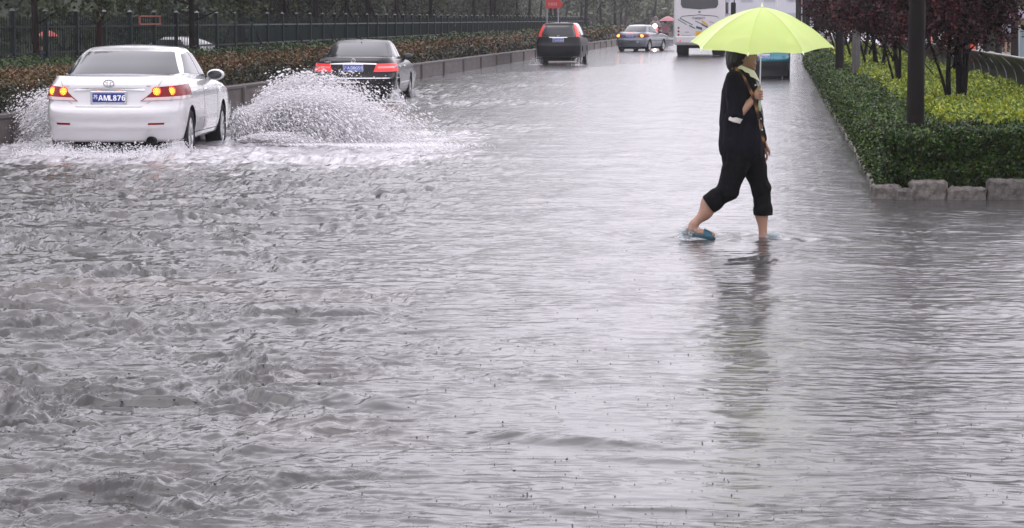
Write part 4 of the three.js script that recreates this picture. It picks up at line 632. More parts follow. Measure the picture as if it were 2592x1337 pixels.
// scooter rider under a pink cape coming the other way, past the grey saloon
{
  const t = thing('scooter', 'scooter with one bright headlamp coming past the grey saloon', 'scooter', [-8.5, 0.05, -190], PI);
  part('frame', flat([rbox(0.3, 0.35, 0.5, 0, 0.55, 0.5, 0.1), rbox(0.28, 0.1, 1.0, 0, 0.35, 0.1, 0.04), rbox(0.4, 0.6, 0.14, 0, 0.7, -0.45, 0.06), rbox(0.24, 0.12, 0.6, 0, 0.76, 0.45, 0.05)]), mat(0.2, 0.02, 0.03, 0.3), t);
  part('handlebar', tube([[-0.34, 1.05, -0.35], [0, 1.0, -0.45], [0.34, 1.05, -0.35]], 0.02, 0.02), black, t);
  for (const z of [-0.6, 0.6]) { const w = part('wheel', new THREE.TorusGeometry(0.2, 0.06, 10, 24).rotateY(PI / 2), rubber, t); w.position.set(0, 0.26, z); }
  const hl = lamp(1, 0.93, 0.8, 5); part('headlight', new THREE.SphereGeometry(0.13, 20, 14).scale(1, 1, 0.5).translate(0, 1.12, -0.55), hl, t);
  const li = new THREE.PointLight(new THREE.Color(1, 0.93, 0.8), 4); li.position.set(0, 1.12, -0.68); li.castShadow = true; t.add(li);
  const r = thing('person', 'rider in a dark rain cape on the scooter', 'person', [-8.5, 0.05, -190.2], PI);
  part('body', netsurf((x, y, z) => { const p = [x, y, z]; let d = ell(p, [0, 1.15, 0.1], [0.17, 0.3, 0.13]); for (const s of [1, -1]) { d = smin(d, cone(p, [s * 0.1, 0.85, 0.15], [s * 0.16, 0.8, -0.25], 0.09, 0.07), 0.03); d = smin(d, cone(p, [s * 0.16, 0.8, -0.25], [s * 0.14, 0.42, -0.15], 0.06, 0.05), 0.02); d = smin(d, cone(p, [s * 0.2, 1.32, 0.08], [s * 0.27, 1.12, -0.25], 0.06, 0.04), 0.03); } d = smin(d, cone(p, [0, 1.4, 0.1], [0, 1.5, 0.08], 0.06, 0.055), 0.03); return smin(d, ell(p, [0, 1.62, 0.06], [0.09, 0.12, 0.1]), 0.02); }, [-0.4, 0.3, -0.4], [0.4, 1.8, 0.4], 0.025), skin, r);
  part('rain_cape', netsurf((x, y, z) => { const p = [x, y, z]; let d = ell(p, [0, 1.15, 0.05], [0.36, 0.42, 0.38]); d = smin(d, ell(p, [0, 1.62, 0.08], [0.15, 0.18, 0.16]), 0.1); return Math.max(d, 0.75 - y, -ell(p, [0, 1.6, -0.1], [0.1, 0.12, 0.14])); }, [-0.45, 0.7, -0.45], [0.45, 1.85, 0.5], 0.025), mat(0.12, 0.09, 0.1, 0.5), r); t.scale.setScalar(1.18); r.scale.setScalar(1.1);
  farPerson('pedestrian under the pink umbrella at the left edge of the coach', [-7.55, 0.05, -184], 0, mat(0.25, 0.12, 0.14, 0.8), mat(0.03, 0.03, 0.04, 0.8)); farUmbrella('pink umbrella beside the left edge of the white coach', [-7.4, 1.25, -184.1], mat(0.5, 0.2, 0.24, 0.7, { transmission: 0.3, side: THREE.DoubleSide }), 0.6);
}
// ---------------------------------------------------------------- plants
function leafGeo(n, size, spread, seed, aspect = 0.55) { // a sprig of n small bent leaves
  const r = rng(seed), pos = [], idx = [];
  for (let i = 0; i < n; i++) {
    const c = V(r() - 0.5, r() - 0.5, r() - 0.5).multiplyScalar(spread), d = V(r() - 0.5, r() * 0.9 - 0.2, r() - 0.5).normalize(), s = V(r() - 0.5, r() - 0.5, r() - 0.5).cross(d).normalize(), u = d.clone().cross(s), L = size * (0.7 + 0.6 * r()), b = pos.length / 3;
    for (const [a, w, h] of [[0, 0, 0], [0.45, aspect / 2, 0.07], [0.45, -aspect / 2, 0.07], [1, 0, -0.05]]) { const q = c.clone().addScaledVector(d, a * L).addScaledVector(s, w * L).addScaledVector(u, h * L); pos.push(q.x, q.y, q.z); }
    idx.push(b, b + 1, b + 2, b + 2, b + 1, b + 3);
  }
  const g = new THREE.BufferGeometry(); g.setAttribute('position', new THREE.Float32BufferAttribute(pos, 3)); g.setIndex(idx); g.computeVertexNormals(); return g;
}
const leafMat = new THREE.MeshPhysicalMaterial({ roughness: 0.45, specularIntensity: 0.6, transmission: 0.25, side: THREE.DoubleSide }); leafMat.color.setRGB(1, 1, 1);
const darkLeafMat = new THREE.MeshPhysicalMaterial({ roughness: 0.6, specularIntensity: 0.4, side: THREE.DoubleSide });
const barkTex = noiseTex(256, (u, v) => { const a = 0.5 + 0.3 * pfbm(u, v * 0.3 + 0.1, 14, 4, 3); return [a, a * 0.95, a * 0.92]; });
const bark = mat(0.07, 0.052, 0.045, 0.8, { map: barkTex, bumpMap: barkTex, bumpScale: 0.012, specularIntensity: 0.35 }), darkBark = mat(0.028, 0.02, 0.019, 0.7, { map: barkTex, bumpMap: barkTex, bumpScale: 0.012, specularIntensity: 0.35 }), plumBark = mat(0.016, 0.009, 0.009, 0.75, { map: barkTex, bumpMap: barkTex, bumpScale: 0.012, specularIntensity: 0.35 });
// a clipped hedge: dark twiggy core and leaf sprigs over its faces
function hedge(name, label, group, { x0, x1, d0, d1, y0, top, lumps = 0.08, dens, size, leaf, colors, seed, faces = ['top', 'left', 'front'] }) {
  const t = thing(name, label, 'hedge', [0, 0, 0], 0, group), r = rng(seed);
  const H = (x, d) => top + lumps * (n2(x * 0.9 + seed, d * 0.55) + 0.5 * n2(x * 2.6, d * 1.9 + seed));
  const NX = Math.max(4, Math.round((x1 - x0) / 0.3)), ND = Math.max(6, Math.min(260, Math.round((d1 - d0) / 0.4)));
  const inset = size * 1.2;
  const core = gridGeo(NX + 4, ND + 4, (u, v) => { const i = u * (NX + 4), j = v * (ND + 4), x = mix(x0 + inset, x1 - inset, clamp((i - 2) / NX, 0, 1)), d = mix(d0 + inset, d1 - inset, clamp((j - 2) / ND, 0, 1)); const out = i < 1 || j < 1 || i > NX + 3 || j > ND + 3; return [x, out ? y0 : H(x, d) - inset, -d]; });
  part('core', core, mat(0.035, 0.036, 0.02, 0.95, { specularIntensity: 0.1 }), t);
  const L = [];
  const put = (x, y, d, s) => L.push({ p: [x, y + (r() < 0.02 ? 0.07 * r() : 0), -d], r: [r() * 6.28, r() * 6.28, r() * 6.28], s: s * (0.75 + 0.5 * r()), x, d });
  const lodS = d => Math.max(1, d / 45);
  const fill = (area, fn) => { const n = Math.round(area); for (let i = 0; i < n; i++) fn(); };
  const pickD = () => { // nearer parts get more, smaller sprigs
    const a = d0, b = d1; return 1 / mix(1 / Math.max(a, 8), 1 / b, r());
  };
  if (faces.includes('top')) fill(dens * (x1 - x0) * Math.min(d1 - d0, 30), () => { const d = pickD(), x = mix(x0, x1, r()); put(x, H(x, d) - r() * r() * size * 1.4 + 0.2 * size, d, lodS(d)); });
  for (const [f, X] of [['left', x0], ['right', x1]]) if (faces.includes(f)) fill(dens * (top - y0) * Math.min(d1 - d0, 30) * 1.2, () => { const d = pickD(), y = mix(y0, H(X, d), r()); put(X + (f === 'left' ? 1 : -1) * (r() * r() * size * 1.5 - size * 0.3 + 0.06 * n2(d * 1.3, y * 3)), y, d, lodS(d)); });
  if (faces.includes('front')) fill(dens * (top - y0) * (x1 - x0) * 1.3, () => { const x = mix(x0, x1, r()), y = mix(y0, H(x, d0), r()); put(x, y, d0 + r() * r() * size * 1.6 - 0.3 * size + 0.05 * n2(x * 2, y * 3), 1); });
  instances('foliage', leaf, leafMat, L, t, q => { const c = colors(q.x, q.d, r, q.p[1]), k = 0.55 + 0.4 * r(); return [c[0] * k, c[1] * k, c[2] * k]; });
  return t;
}
const pick = (a, r) => a[Math.floor(r() * a.length)];
// a tree: tapered trunk with limbs, crown of leaf sprigs in clumps
function tree(name, label, group, at, { h, r0, limbs, lean = 0, crown, colors, leaf, n, seed, m = bark, clump = 0.9, lm = leafMat }) {
  const t = thing(name, label, 'tree', at, 0, group), r = rng(seed), gs = [], tips = [];
  const topP = [lean * h, h, lean * 0.4 * h];
  gs.push(tube([[0, -0.35, 0], [0.02 * h * (r() - 0.5), h * 0.4, 0.02 * h * (r() - 0.5)], topP], r0 * 1.15, r0 * 0.5, 9));
  gs.push(new THREE.CylinderGeometry(r0 * 1.15, r0 * 1.7, 0.3, 10).translate(0, 0.05, 0));
  for (let i = 0; i < limbs; i++) {
    const f = mix(crown.y0 / h, 1, (i + 0.3) / limbs) * 0.92, a = i * 2.4 + r(), L = crown.r * (0.75 + 0.45 * r()), b = [topP[0] * f, h * f, topP[2] * f], e = [b[0] + Math.cos(a) * L, b[1] + L * (0.35 + 0.5 * r()), b[2] + Math.sin(a) * L];
    gs.push(tube([b, [mix(b[0], e[0], 0.5), mix(b[1], e[1], 0.42), mix(b[2], e[2], 0.5)], e], r0 * 0.42 * (1.1 - 0.5 * f), r0 * 0.08, 6)); tips.push(e, [mix(b[0], e[0], 0.62), mix(b[1], e[1], 0.6), mix(b[2], e[2], 0.62)]);
  }
  tips.push(topP, [topP[0], topP[1] + crown.r * 0.5, topP[2]]);
  part('trunk', flat(gs), m, t);
  const L = []; for (let i = 0; i < n; i++) { const c = pick(tips, r), u = V(r() - 0.5, r() - 0.5, r() - 0.5).normalize().multiplyScalar(clump * Math.pow(r(), 0.5)); L.push({ p: [c[0] + u.x, c[1] + u.y * 0.75, c[2] + u.z], r: [r() * 6.28, r() * 6.28, r() * 6.28], s: 0.7 + 0.6 * r() }); }
  instances('crown', leaf, lm, L, t, () => { const c = pick(colors, r), k = 0.5 + 0.5 * r(); return c.map(v => v * k); });
  return t;
}

// ---------------------------------------------------------------- left side: kerb wall, hedges, fence, trees
{
  const conc = noiseTex(256, (u, v) => { const a = 0.42 + 0.1 * pfbm(u, v, 5, 5, 4) + 0.06 * pfbm(u * 1, v * 0.2, 16, 2, 8); return [a * 1.06, a, a * 0.98]; });
  const cm = [0.95, 0.8, 1.05].map(k => mat(0.62 * k, 0.58 * k, 0.57 * k, 0.6, { map: conc })), cap = mat(0.4, 0.39, 0.39, 0.5, { map: conc });
  const wall = thing('kerb_wall', 'low concrete kerb wall of long panels along the left hedge', 'wall', [-11.3, 0, 0]);
  for (let k = 0; k < 34; k++) { const d = 34 + k * 5.8; part('panel', rbox(0.2, 0.6, 5.74, 0, 0.11, -d - 2.9, 0.015), pick(cm, R0), wall); part('coping', rbox(0.3, 0.07, 5.76, -0.02, 0.442, -d - 2.9, 0.015), cap, wall); part('pilaster', rbox(0.3, 0.62, 0.16, 0.02, 0.13, -d, 0.015), pick(cm, R0), wall); }
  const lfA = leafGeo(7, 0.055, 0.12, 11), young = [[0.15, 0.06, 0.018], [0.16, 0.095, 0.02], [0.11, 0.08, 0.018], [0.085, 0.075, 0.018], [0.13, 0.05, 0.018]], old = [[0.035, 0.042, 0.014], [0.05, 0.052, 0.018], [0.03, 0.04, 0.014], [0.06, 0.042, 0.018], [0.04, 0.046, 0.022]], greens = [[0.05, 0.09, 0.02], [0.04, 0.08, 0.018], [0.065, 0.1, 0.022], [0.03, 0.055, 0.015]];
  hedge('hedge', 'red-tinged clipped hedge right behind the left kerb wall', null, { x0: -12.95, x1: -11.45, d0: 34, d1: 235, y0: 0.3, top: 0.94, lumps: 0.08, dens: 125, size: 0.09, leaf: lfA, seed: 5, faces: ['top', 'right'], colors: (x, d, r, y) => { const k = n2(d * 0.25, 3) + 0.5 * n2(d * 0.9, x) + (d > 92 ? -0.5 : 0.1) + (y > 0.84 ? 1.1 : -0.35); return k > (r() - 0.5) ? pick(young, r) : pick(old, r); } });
  hedge('hedge', 'low bright green hedge strip at the foot of the left fence', null, { x0: -14.6, x1: -13.1, d0: 40, d1: 235, y0: 0.38, top: 1.0, lumps: 0.1, dens: 110, size: 0.1, leaf: lfA, seed: 8, faces: ['top', 'right'], colors: (x, d, r) => pick(greens, r) });
  // dark green picket fence
  const green = mat(0.005, 0.014, 0.013, 0.5, { specularIntensity: 0.3 }), rail = mat(0.05, 0.07, 0.068, 0.5, { specularIntensity: 0.5 });
  const fence = thing('picket_fence', 'tall dark green picket fence with capped posts behind the left hedges', 'fence', [-15.9, 0.4, 0]);
  const capMat = mat(0.14, 0.15, 0.15, 0.5), posts = []; for (let d = 46; d < 230; d += 2.62) posts.push(d);
  const picks = flat(Array.from({ length: 12 }, (_, i) => box(0.02, 1.44, 0.02, 0, 0.78, -0.2 - i * 0.2))), railG = [0.18, 0.72, 1.28].map(y => box(0.035, 0.045, 2.5, 0, y, -1.31)), postG = flat([rbox(0.1, 1.62, 0.1, 0, 0.81, 0, 0.01)]), capG = new THREE.ConeGeometry(0.085, 0.06, 4).rotateY(PI / 4).translate(0, 1.65, 0);
  posts.forEach((d, i) => {
    const p = part('post', postG, green, fence); p.position.z = -d; const c = part('post_cap', capG, capMat, p);
    const a = part('picket_panel', picks, green, fence); a.position.z = -d; a.userData.kind = 'stuff'; for (const g of railG) part('rail', g, d > 82 ? rail : green, fence).position.z = -d;
  });
  // solid dark green panels on the farther stretch of the fence
  const sheet = mat(0.016, 0.034, 0.034, 0.9, { specularIntensity: 0.15 }); posts.filter(d => d > 82).forEach(d => { const s = part('sheet', box(0.012, 0.98, 2.5, -0.06, 0.7, -d - 1.31), sheet, fence); });
  // red frame hung on the fence
  top1('board_frame', flat([box(0.05, 0.035, 2.3, 0, 0.1, 0), box(0.05, 0.035, 2.3, 0, -0.1, 0), box(0.04, 0.22, 0.04, 0, 0, 1.13), box(0.04, 0.22, 0.04, 0, 0, -1.13)]).translate(-15.8, 1.82, -68.7), mat(0.3, 0.09, 0.07, 0.6), 'empty faded red frame hung on the left picket fence', 'frame');
  // shrub bank added to make the view behind the fence dark
  const lfB = leafGeo(8, 0.16, 0.4, 21), darkG = [[0.02, 0.035, 0.018], [0.03, 0.045, 0.02], [0.022, 0.03, 0.02], [0.04, 0.06, 0.025]];
  const back = thing('shrub_bank', 'added bank of shrubs darkening the view behind the left fence', 'shrubs', [0, 0, 0]);
  { const r = rng(77), L = []; for (let i = 0; i < 15000; i++) { const d = 48 + 190 * Math.pow(r(), 1.4), x = -21.5 - 3.5 * r() - 0.02 * d, hh = 1.7 + 0.7 * n2(d * 0.16, 4) + 0.3 * n2(d * 0.6, 1); L.push({ p: [x, -0.1 + (hh + 0.4) * Math.pow(r(), 0.6), -d], r: [r() * 6.28, r() * 6.28, r() * 6.28], s: (1.0 + r()) * Math.max(1, d / 100) }); } instances('foliage', lfB, darkLeafMat, L, back, () => { const c = pick(darkG, r), k = 0.6 + 0.6 * r(); return c.map(v => v * k); });
    part('core', gridGeo(6, 60, (u, v) => { const d = mix(46, 240, v), hh = 1.9 + 0.7 * n2(d * 0.16, 4) + 0.3 * n2(d * 0.6, 1); return [mix(-21.6, -26, u) - 0.02 * d, u === 0 ? -0.2 : 0.15 + hh, -d]; }), mat(0.035, 0.045, 0.025, 0.95), back); }
  // parked white car behind the fence
  const wc = buildCar({ name: 'sedan_car', label: 'pale parked car glimpsed through the left picket fence', at: [-20.3, -0.19, -91.5], turn: 1.25, paint: mat(0.6, 0.6, 0.62, 0.3, { clearcoat: 1 }), tyre: 0.33, arch: 0.38, axles: [1.3, -1.3], spokes: 5,
    body: { bottom: 0.25, n: 3, zR: 1.5, zF: -1.35, crown: 0.03, rows: 12, rear: [[0.2, 2.22], [0.5, 2.32], [0.95, 2.22], [1.05, 2.12]], front: [[0.2, 2.15], [0.45, 2.3], [0.7, 2.28], [1.0, 1.9]], w: [[0.2, 0.82], [0.35, 0.86], [0.5, 0.885], [0.8, 0.89], [1.0, 0.84], [1.1, 0.78]], top: [[-2.3, 0.68], [-1.6, 0.9], [-1.0, 0.96], [0.8, 1.0], [2.25, 1.0]] },
    house: { bottom: 0.95, n: 3.2, nf: 3, zR: 0.35, zF: 0.05, crown: 0.03, rows: 12, rear: [[0.95, 1.85], [1.2, 1.4], [1.38, 0.9], [1.43, 0.6]], front: [[0.95, 1.25], [1.2, 0.78], [1.4, 0.2]], w: [[0.95, 0.8], [1.2, 0.7], [1.4, 0.6], [1.43, 0.56]], top: [[-3, 1.43], [3, 1.43]] } });
  for (const s of [1, -1]) part('side_window', plate(wc.G.side(s), [[-0.7, 1.03], [1.0, 1.06]], [[-0.14, 1.35], [0.7, 1.35]], 0.004, 10, 6), carGlass, wc.car);
  // street trees along the fence: three with low leafy crowns, then staked ones
  const lfT = leafGeo(8, 0.12, 0.36, 31), tg = [[0.045, 0.075, 0.02], [0.06, 0.09, 0.02], [0.035, 0.055, 0.02], [0.08, 0.11, 0.03]], tgF = [[0.05, 0.07, 0.03], [0.06, 0.075, 0.035], [0.04, 0.055, 0.03], [0.07, 0.08, 0.04]];  // tgF puts some haze into the leaf colour of farther trees
  const low = { h: 9, r0: 0.068, limbs: 16, crown: { y0: 1.35, r: 1.9 }, colors: tg, leaf: lfT, n: 4200, clump: 0.95 };  // height raised beyond view so the crowns darken the water reflection
  tree('street_tree', 'leafy tree with a low crown in front of the fence at the left edge', null, [-15.1, 0.4, -55.5], { ...low, seed: 101, lean: 0.03 });
  tree('street_tree', 'leafy tree with a reddish stem above the white sedan roof', null, [-15.2, 0.4, -61], { ...low, seed: 102, m: mat(0.12, 0.05, 0.035, 0.8, { map: barkTex, bumpMap: barkTex, bumpScale: 0.012, specularIntensity: 0.35 }) });
  tree('street_tree', 'leafy tree with spreading limbs right of the white sedan roof', null, [-15.2, 0.4, -71], { ...low, seed: 103, lean: -0.02 });
  const nth = ['first', 'second', 'third', 'fourth', 'fifth', 'sixth', 'seventh', 'eighth', 'ninth'];
  const staked = (label, at, seed, fat = 1) => {
    const t = tree('staked_tree', label, 'young staked trees along the left fence', at, { h: 9.5, r0: 0.095 * fat, limbs: 12, crown: { y0: 3.1, r: 2.2 }, colors: tgF, leaf: lfT, n: 2600, seed, clump: 1.25, m: darkBark });
    const r = rng(seed + 500); for (let k = 0; k < 3; k++) { const a = 0.35 + k * 2.09 + 0.3 * (r() - 0.5); part('stake', tube([[Math.cos(a) * 1.15, -0.2, Math.sin(a) * 1.15], [Math.cos(a) * 0.1, 2.1, Math.sin(a) * 0.1]], 0.045, 0.04, 6), darkBark, t); }
    return t;
  };
  [[80.5, 'nearest'], [88, 'second nearest'], [94.5, 'third nearest'], [101, 'fourth nearest']].forEach(([d, w], i) => staked(`${w} of the young trees propped with dark stakes beside the black saloon`, [-16.45, 0.2, -d - 3.5], 200 + i, 1.15 - 0.06 * i));
  [108, 118, 128, 149, 156, 161, 171, 183, 196].forEach((d, i) => staked(`${nth[i]} staked young tree of the far row, counted from the black saloon onwards`, [-16.5 - 0.3 * (i % 2), 0.2, -d - 3], 220 + i));
  // rounder green trees behind the fence and the wood beyond
  const mid = { h: 3.6, r0: 0.09, limbs: 10, crown: { y0: 1.2, r: 1.3 }, colors: tgF, leaf: lfT, n: 1500, clump: 0.9 };
  [104, 110, 116, 123].forEach((d, i) => tree('small_tree', `${nth[i]} small rounded tree behind the fence, counted onwards from the black saloon`, 'rounded trees behind the fence', [-18.4 - (i % 2), -0.1, -d], { ...mid, seed: 300 + i }));
  [135, 146, 158, 172, 190].forEach((d, i) => tree('small_tree', `${nth[i]} pale green tree above the black off-road car, nearest counted first`, 'hazy trees past the fence', [-18.3 - (i % 3), -0.1, -d], { ...mid, h: 5, seed: 320 + i, crown: { y0: 1.4, r: 1.8 }, clump: 1.2 }));
  const lfW = leafGeo(9, 0.3, 0.8, 41), wood = [[0.03, 0.048, 0.022], [0.04, 0.055, 0.025], [0.05, 0.065, 0.03], [0.025, 0.038, 0.02]];  // farther park trees take a paled copy that stands in for haze
  const wr = rng(900); let wi = 0;
  for (let i = 0; i < 26; i++) { const d = 58 + i * 7.2 + 3 * wr(), x = -26 - 6 * wr() - 0.04 * d, h = 12 + 5 * wr(); tree('park_tree', 'tall tree of the park behind the left fence, raised out of view to darken the water', 'park trees behind the left fence', [x, -0.15, -d], { h, r0: 0.24, limbs: 16, crown: { y0: 1.8, r: 3.4 }, colors: d > 84 ? wood.map(c => c.map(v => v * 1.7 + 0.02)) : wood, leaf: lfW, n: 2000, seed: 400 + wi++, clump: 1.7, lm: darkLeafMat }); }  // crowns raised out of view to darken the water reflection
  // far street trees on both sides of the road's end
  for (let i = 0; i < 12; i++) { const d = 205 + i * 17, x = (i % 2 ? -14.5 : -19) - 2 * wr(); tree('street_tree', 'bare-stemmed street tree fading into the rain haze', 'far trees left of the road', [x, 0.3, -d], { h: 6.5 + 2 * wr(), r0: 0.14, limbs: 9, crown: { y0: 2.6, r: 2.2 }, colors: tgF, leaf: lfW, n: 420, seed: 500 + i, clump: 1.3, m: darkBark }); }
  // the wood closing the view at the end of the left side: one far mass, haze put into its pale leaf colour
  { const wd = thing('far_wood', 'grey-green far wood closing the view behind the grey saloon', 'wood', [0, 0, 0]), q = rng(61), L = []; for (let i = 0; i < 9000; i++) { const x = -8 - 46 * q(), d = 300 + 70 * q(), hh = 6 + 3 * n2(x * 0.12, d * 0.03) + 1.5 * n2(x * 0.5, 2); L.push({ p: [x, 0.2 + hh * Math.pow(q(), 0.8), -d], r: [q() * 6.28, q() * 6.28, q() * 6.28], s: 1.2 + 1.4 * q() }); } instances('foliage', lfW, leafMat, L, wd, () => { const k = 0.75 + 0.5 * q(); return [0.12 * k, 0.135 * k, 0.09 * k]; });
    for (let i = 0; i < 14; i++) part('trunk', tube([[-10 - i * 3.1 - q(), -0.2, -296 - 6 * q()], [-10 - i * 3.1, 5, -298]], 0.16, 0.1, 7), darkBark, wd); }
  // red arrow sign board behind the fence
  const sg = thing('sign_board', 'small red arrow-shaped sign board above the far left hedge', 'sign', [-13.9, 0.4, -171]);
  const sh = new THREE.Shape(); sh.moveTo(-0.52, 0); sh.lineTo(0.33, 0); sh.lineTo(0.55, 0.26); sh.lineTo(0.33, 0.52); sh.lineTo(-0.52, 0.52); sh.closePath();
  part('board', new THREE.ExtrudeGeometry(sh, { depth: 0.05, bevelEnabled: false }).translate(0, 2.1, 0), mat(0.55, 0.04, 0.04, 0.5), sg);
  part('lettering', new THREE.PlaneGeometry(0.66, 0.26).translate(-0.08, 2.36, 0.056), mat(1, 1, 1, 0.5, { transparent: true, map: canvasTex(256, 96, c => { c.fillStyle = '#d9a8a8'; for (const [x, w] of [[20, 30], [70, 34], [112, 26], [146, 34], [190, 40]]) { c.fillRect(x, 20, w, 9); c.fillRect(x, 46, w, 9); c.fillRect(x + w / 2 - 5, 14, 9, 66); c.fillRect(x, 70, w, 8); } }) }), sg);
  part('upper_board', rbox(0.9, 0.3, 0.05, -0.06, 2.86, 0.02, 0.01), mat(0.5, 0.3, 0.06, 0.5), sg);
  for (const x of [-0.45, 0.25]) part('post', new THREE.CylinderGeometry(0.04, 0.04, 3, 10).translate(x, 1.5, -0.03), mat(0.3, 0.3, 0.32, 0.5), sg);
}
// ---------------------------------------------------------------- right side: planter, hedge, plum trees, curved fence, pavement
{
  const stoneT = noiseTex(256, (u, v) => { const a = 0.5 + 0.16 * pfbm(u, v, 7, 5, 6), s = pfbm(u, v, 30, 2, 9) > 0.32 ? 0.62 : 1; return [a * s * 1.03, a * s, a * s * 0.97]; });
  const stone = [0.5, 0.4, 0.56].map(k => mat(k, k * 0.95, k * 0.92, 0.7, { map: stoneT }));
  struct('planter_soil', box(3.05, 0.3, 190, 2.66, -0.09, -124.2), mat(0.05, 0.04, 0.03, 0.9));
  const kerb = thing('kerb_stones', 'broken stone kerb at the end of the right hedge', 'kerb', [0, 0, 0]);
  const block = (x, y, d, w, h, dep, tilt, i) => { const big = i < 8 && dep < 0.5; let g = big ? new THREE.BoxGeometry(w, h, dep, 16, 10, 8) : new RoundedBoxGeometry(w, h, dep, 2, 0.018); if (big) g = mergeVertices(g, 1e-4); const p = g.attributes.position; for (let k = 0; k < p.count; k++) { const a = p.getX(k), b = p.getY(k), c = p.getZ(k), ex = Math.abs(a) / (w / 2), ey = Math.abs(b) / (h / 2), ez = Math.abs(c) / (dep / 2), cn = Math.max(ex + ey, ex + ez, ey + ez) - 1.82, n = 0.011 * n3(a * 7 + i * 3, b * 9, c * 9) + 0.006 * n3(a * 25 + i, b * 25, c * 25) - (big ? Math.max(0, cn) * 0.09 * (1 + 0.8 * n3(a * 14 + i, b * 14, c * 14)) : 0), s = q => Math.sign(q) || 0; p.setXYZ(k, a + (big ? s(a) * n * (ex > 0.99 ? 1 : 0) : n), b + (big ? s(b) * n * (ey > 0.99 ? 1 : 0) : n * 0.7), c + (big ? s(c) * n * (ez > 0.99 ? 1 : 0) : n)); } g.computeVertexNormals(); const o = part('kerb_block', g, stone[i % 3], kerb); o.position.set(x, y, -d); o.rotation.set(0, 0, tilt); };
  [[1.1, 0.045, 0.32, 0.2, 0.02], [1.29, 0.02, 0.2, 0.18, -0.03], [1.535, 0.075, 0.385, 0.24, 0.015], [1.925, 0.03, 0.39, 0.2, 0.0], [2.34, 0.085, 0.43, 0.25, -0.012], [2.79, 0.07, 0.44, 0.22, 0.01], [3.25, 0.08, 0.45, 0.22, 0], [3.71, 0.075, 0.44, 0.22, 0.01]].forEach(([x, y, w, h, t], i) => block(x, y, 28.75 - 0.04 * (i % 2), w, h, 0.2, t, i));
  for (let k = 0; k < 90; k++) { const d = 29.2 + k * 0.98; block(1.11 + 0.02 * (R0() - 0.5), -0.03 + 0.025 * R0(), d, 0.16, 0.16, 0.95, 0, k); }
  const lf1 = leafGeo(6, 0.034, 0.065, 51, 0.62), lf2 = leafGeo(7, 0.045, 0.075, 53, 0.6);
  const dk = [[0.016, 0.05, 0.006], [0.016, 0.04, 0.006], [0.028, 0.08, 0.008], [0.045, 0.105, 0.01], [0.05, 0.06, 0.015]], gold = [[0.36, 0.42, 0.025], [0.28, 0.36, 0.026], [0.42, 0.45, 0.03], [0.16, 0.25, 0.02]], midc = [[0.1, 0.17, 0.02], [0.07, 0.14, 0.018], [0.13, 0.2, 0.022]];
  // near block end: dark boxwood, waist deep face to the camera
  hedge('hedge', 'dark boxwood hedge end facing the camera above the broken kerb', null, { x0: 1.12, x1: 4.1, d0: 28.9, d1: 30.1, y0: 0.06, top: 0.665, lumps: 0.055, dens: 1900, size: 0.05, leaf: lf1, seed: 15, faces: ['top', 'left', 'front'], colors: (x, d, r) => pick(r() < 0.85 ? dk : midc, r) });
  hedge('hedge', 'long boxwood hedge edging the flooded road on the right', null, { x0: 1.12, x1: 1.75, d0: 30.05, d1: 118, y0: 0.02, top: 0.65, lumps: 0.06, dens: 1500, size: 0.05, leaf: lf1, seed: 16, faces: ['top', 'left', 'front'], colors: (x, d, r) => pick(r() < 0.6 ? dk : midc, r) });
  hedge('hedge', 'yellow-green privet hedge just behind the dark boxwood end', null, { x0: 1.95, x1: 4.1, d0: 30.3, d1: 38.5, y0: 0.1, top: 0.72, lumps: 0.05, dens: 1000, size: 0.05, leaf: lf2, seed: 17, faces: ['top', 'left', 'front'], colors: (x, d, r) => pick(r() < 0.85 ? gold : midc, r) });
  hedge('hedge', 'yellow-green privet hedge round the second plum tree', null, { x0: 1.8, x1: 3.9, d0: 39.0, d1: 57, y0: 0.1, top: 0.71, lumps: 0.07, dens: 620, size: 0.055, leaf: lf2, seed: 18, faces: ['top', 'left', 'front'], colors: (x, d, r) => pick(r() < 0.75 ? gold : midc, r) });
  hedge('hedge', 'far yellow-green privet hedge past the grey concrete pole', null, { x0: 1.7, x1: 3.7, d0: 57.8, d1: 118, y0: 0.1, top: 0.7, lumps: 0.1, dens: 420, size: 0.06, leaf: lf2, seed: 19, faces: ['top', 'left', 'front'], colors: (x, d, r) => pick(r() < 0.65 ? gold : midc, r) });
  // roadside trees with straight trunks
  const lfP = leafGeo(8, 0.11, 0.3, 61), leafyT = [[0.04, 0.065, 0.02], [0.05, 0.08, 0.025], [0.03, 0.05, 0.02]];
  const straight = (label, x, d, r0, seed) => tree('street_tree', label, 'straight street trees in the right hedge', [x, 0.1, -d], { h: 9, r0, limbs: 9, crown: { y0: 6, r: 1.6 }, colors: leafyT, leaf: lfP, n: 500, seed, clump: 1.0, m: mat(0.022, 0.015, 0.014, 0.6, { map: barkTex, bumpMap: barkTex, bumpScale: 0.012, specularIntensity: 0.35 }) });  // crowns out of view, raised and thinned to brighten the water reflection
  straight('thick dark tree trunk rising from the near end of the right hedge', 1.44, 29.9, 0.09, 701); straight('straight dark tree trunk left of the grey concrete pole', 1.3, 61, 0.09, 702); straight('straight dark trunk behind the right tip of the lime umbrella', 1.18, 91, 0.1, 703); straight('far straight dark trunk above the lime umbrella', 1.25, 121, 0.1, 704);
  [150, 180, 210].forEach((d, i) => straight('pale far trunk in the haze above the lime umbrella', 1.3, d, 0.11, 705 + i));
  // purple-leaved plum trees: several crooked stems from one base
  const lfPl = leafGeo(8, 0.06, 0.17, 71), plum = [[0.024, 0.006, 0.008], [0.012, 0.004, 0.005], [0.034, 0.008, 0.01], [0.012, 0.009, 0.006], [0.075, 0.016, 0.018]];
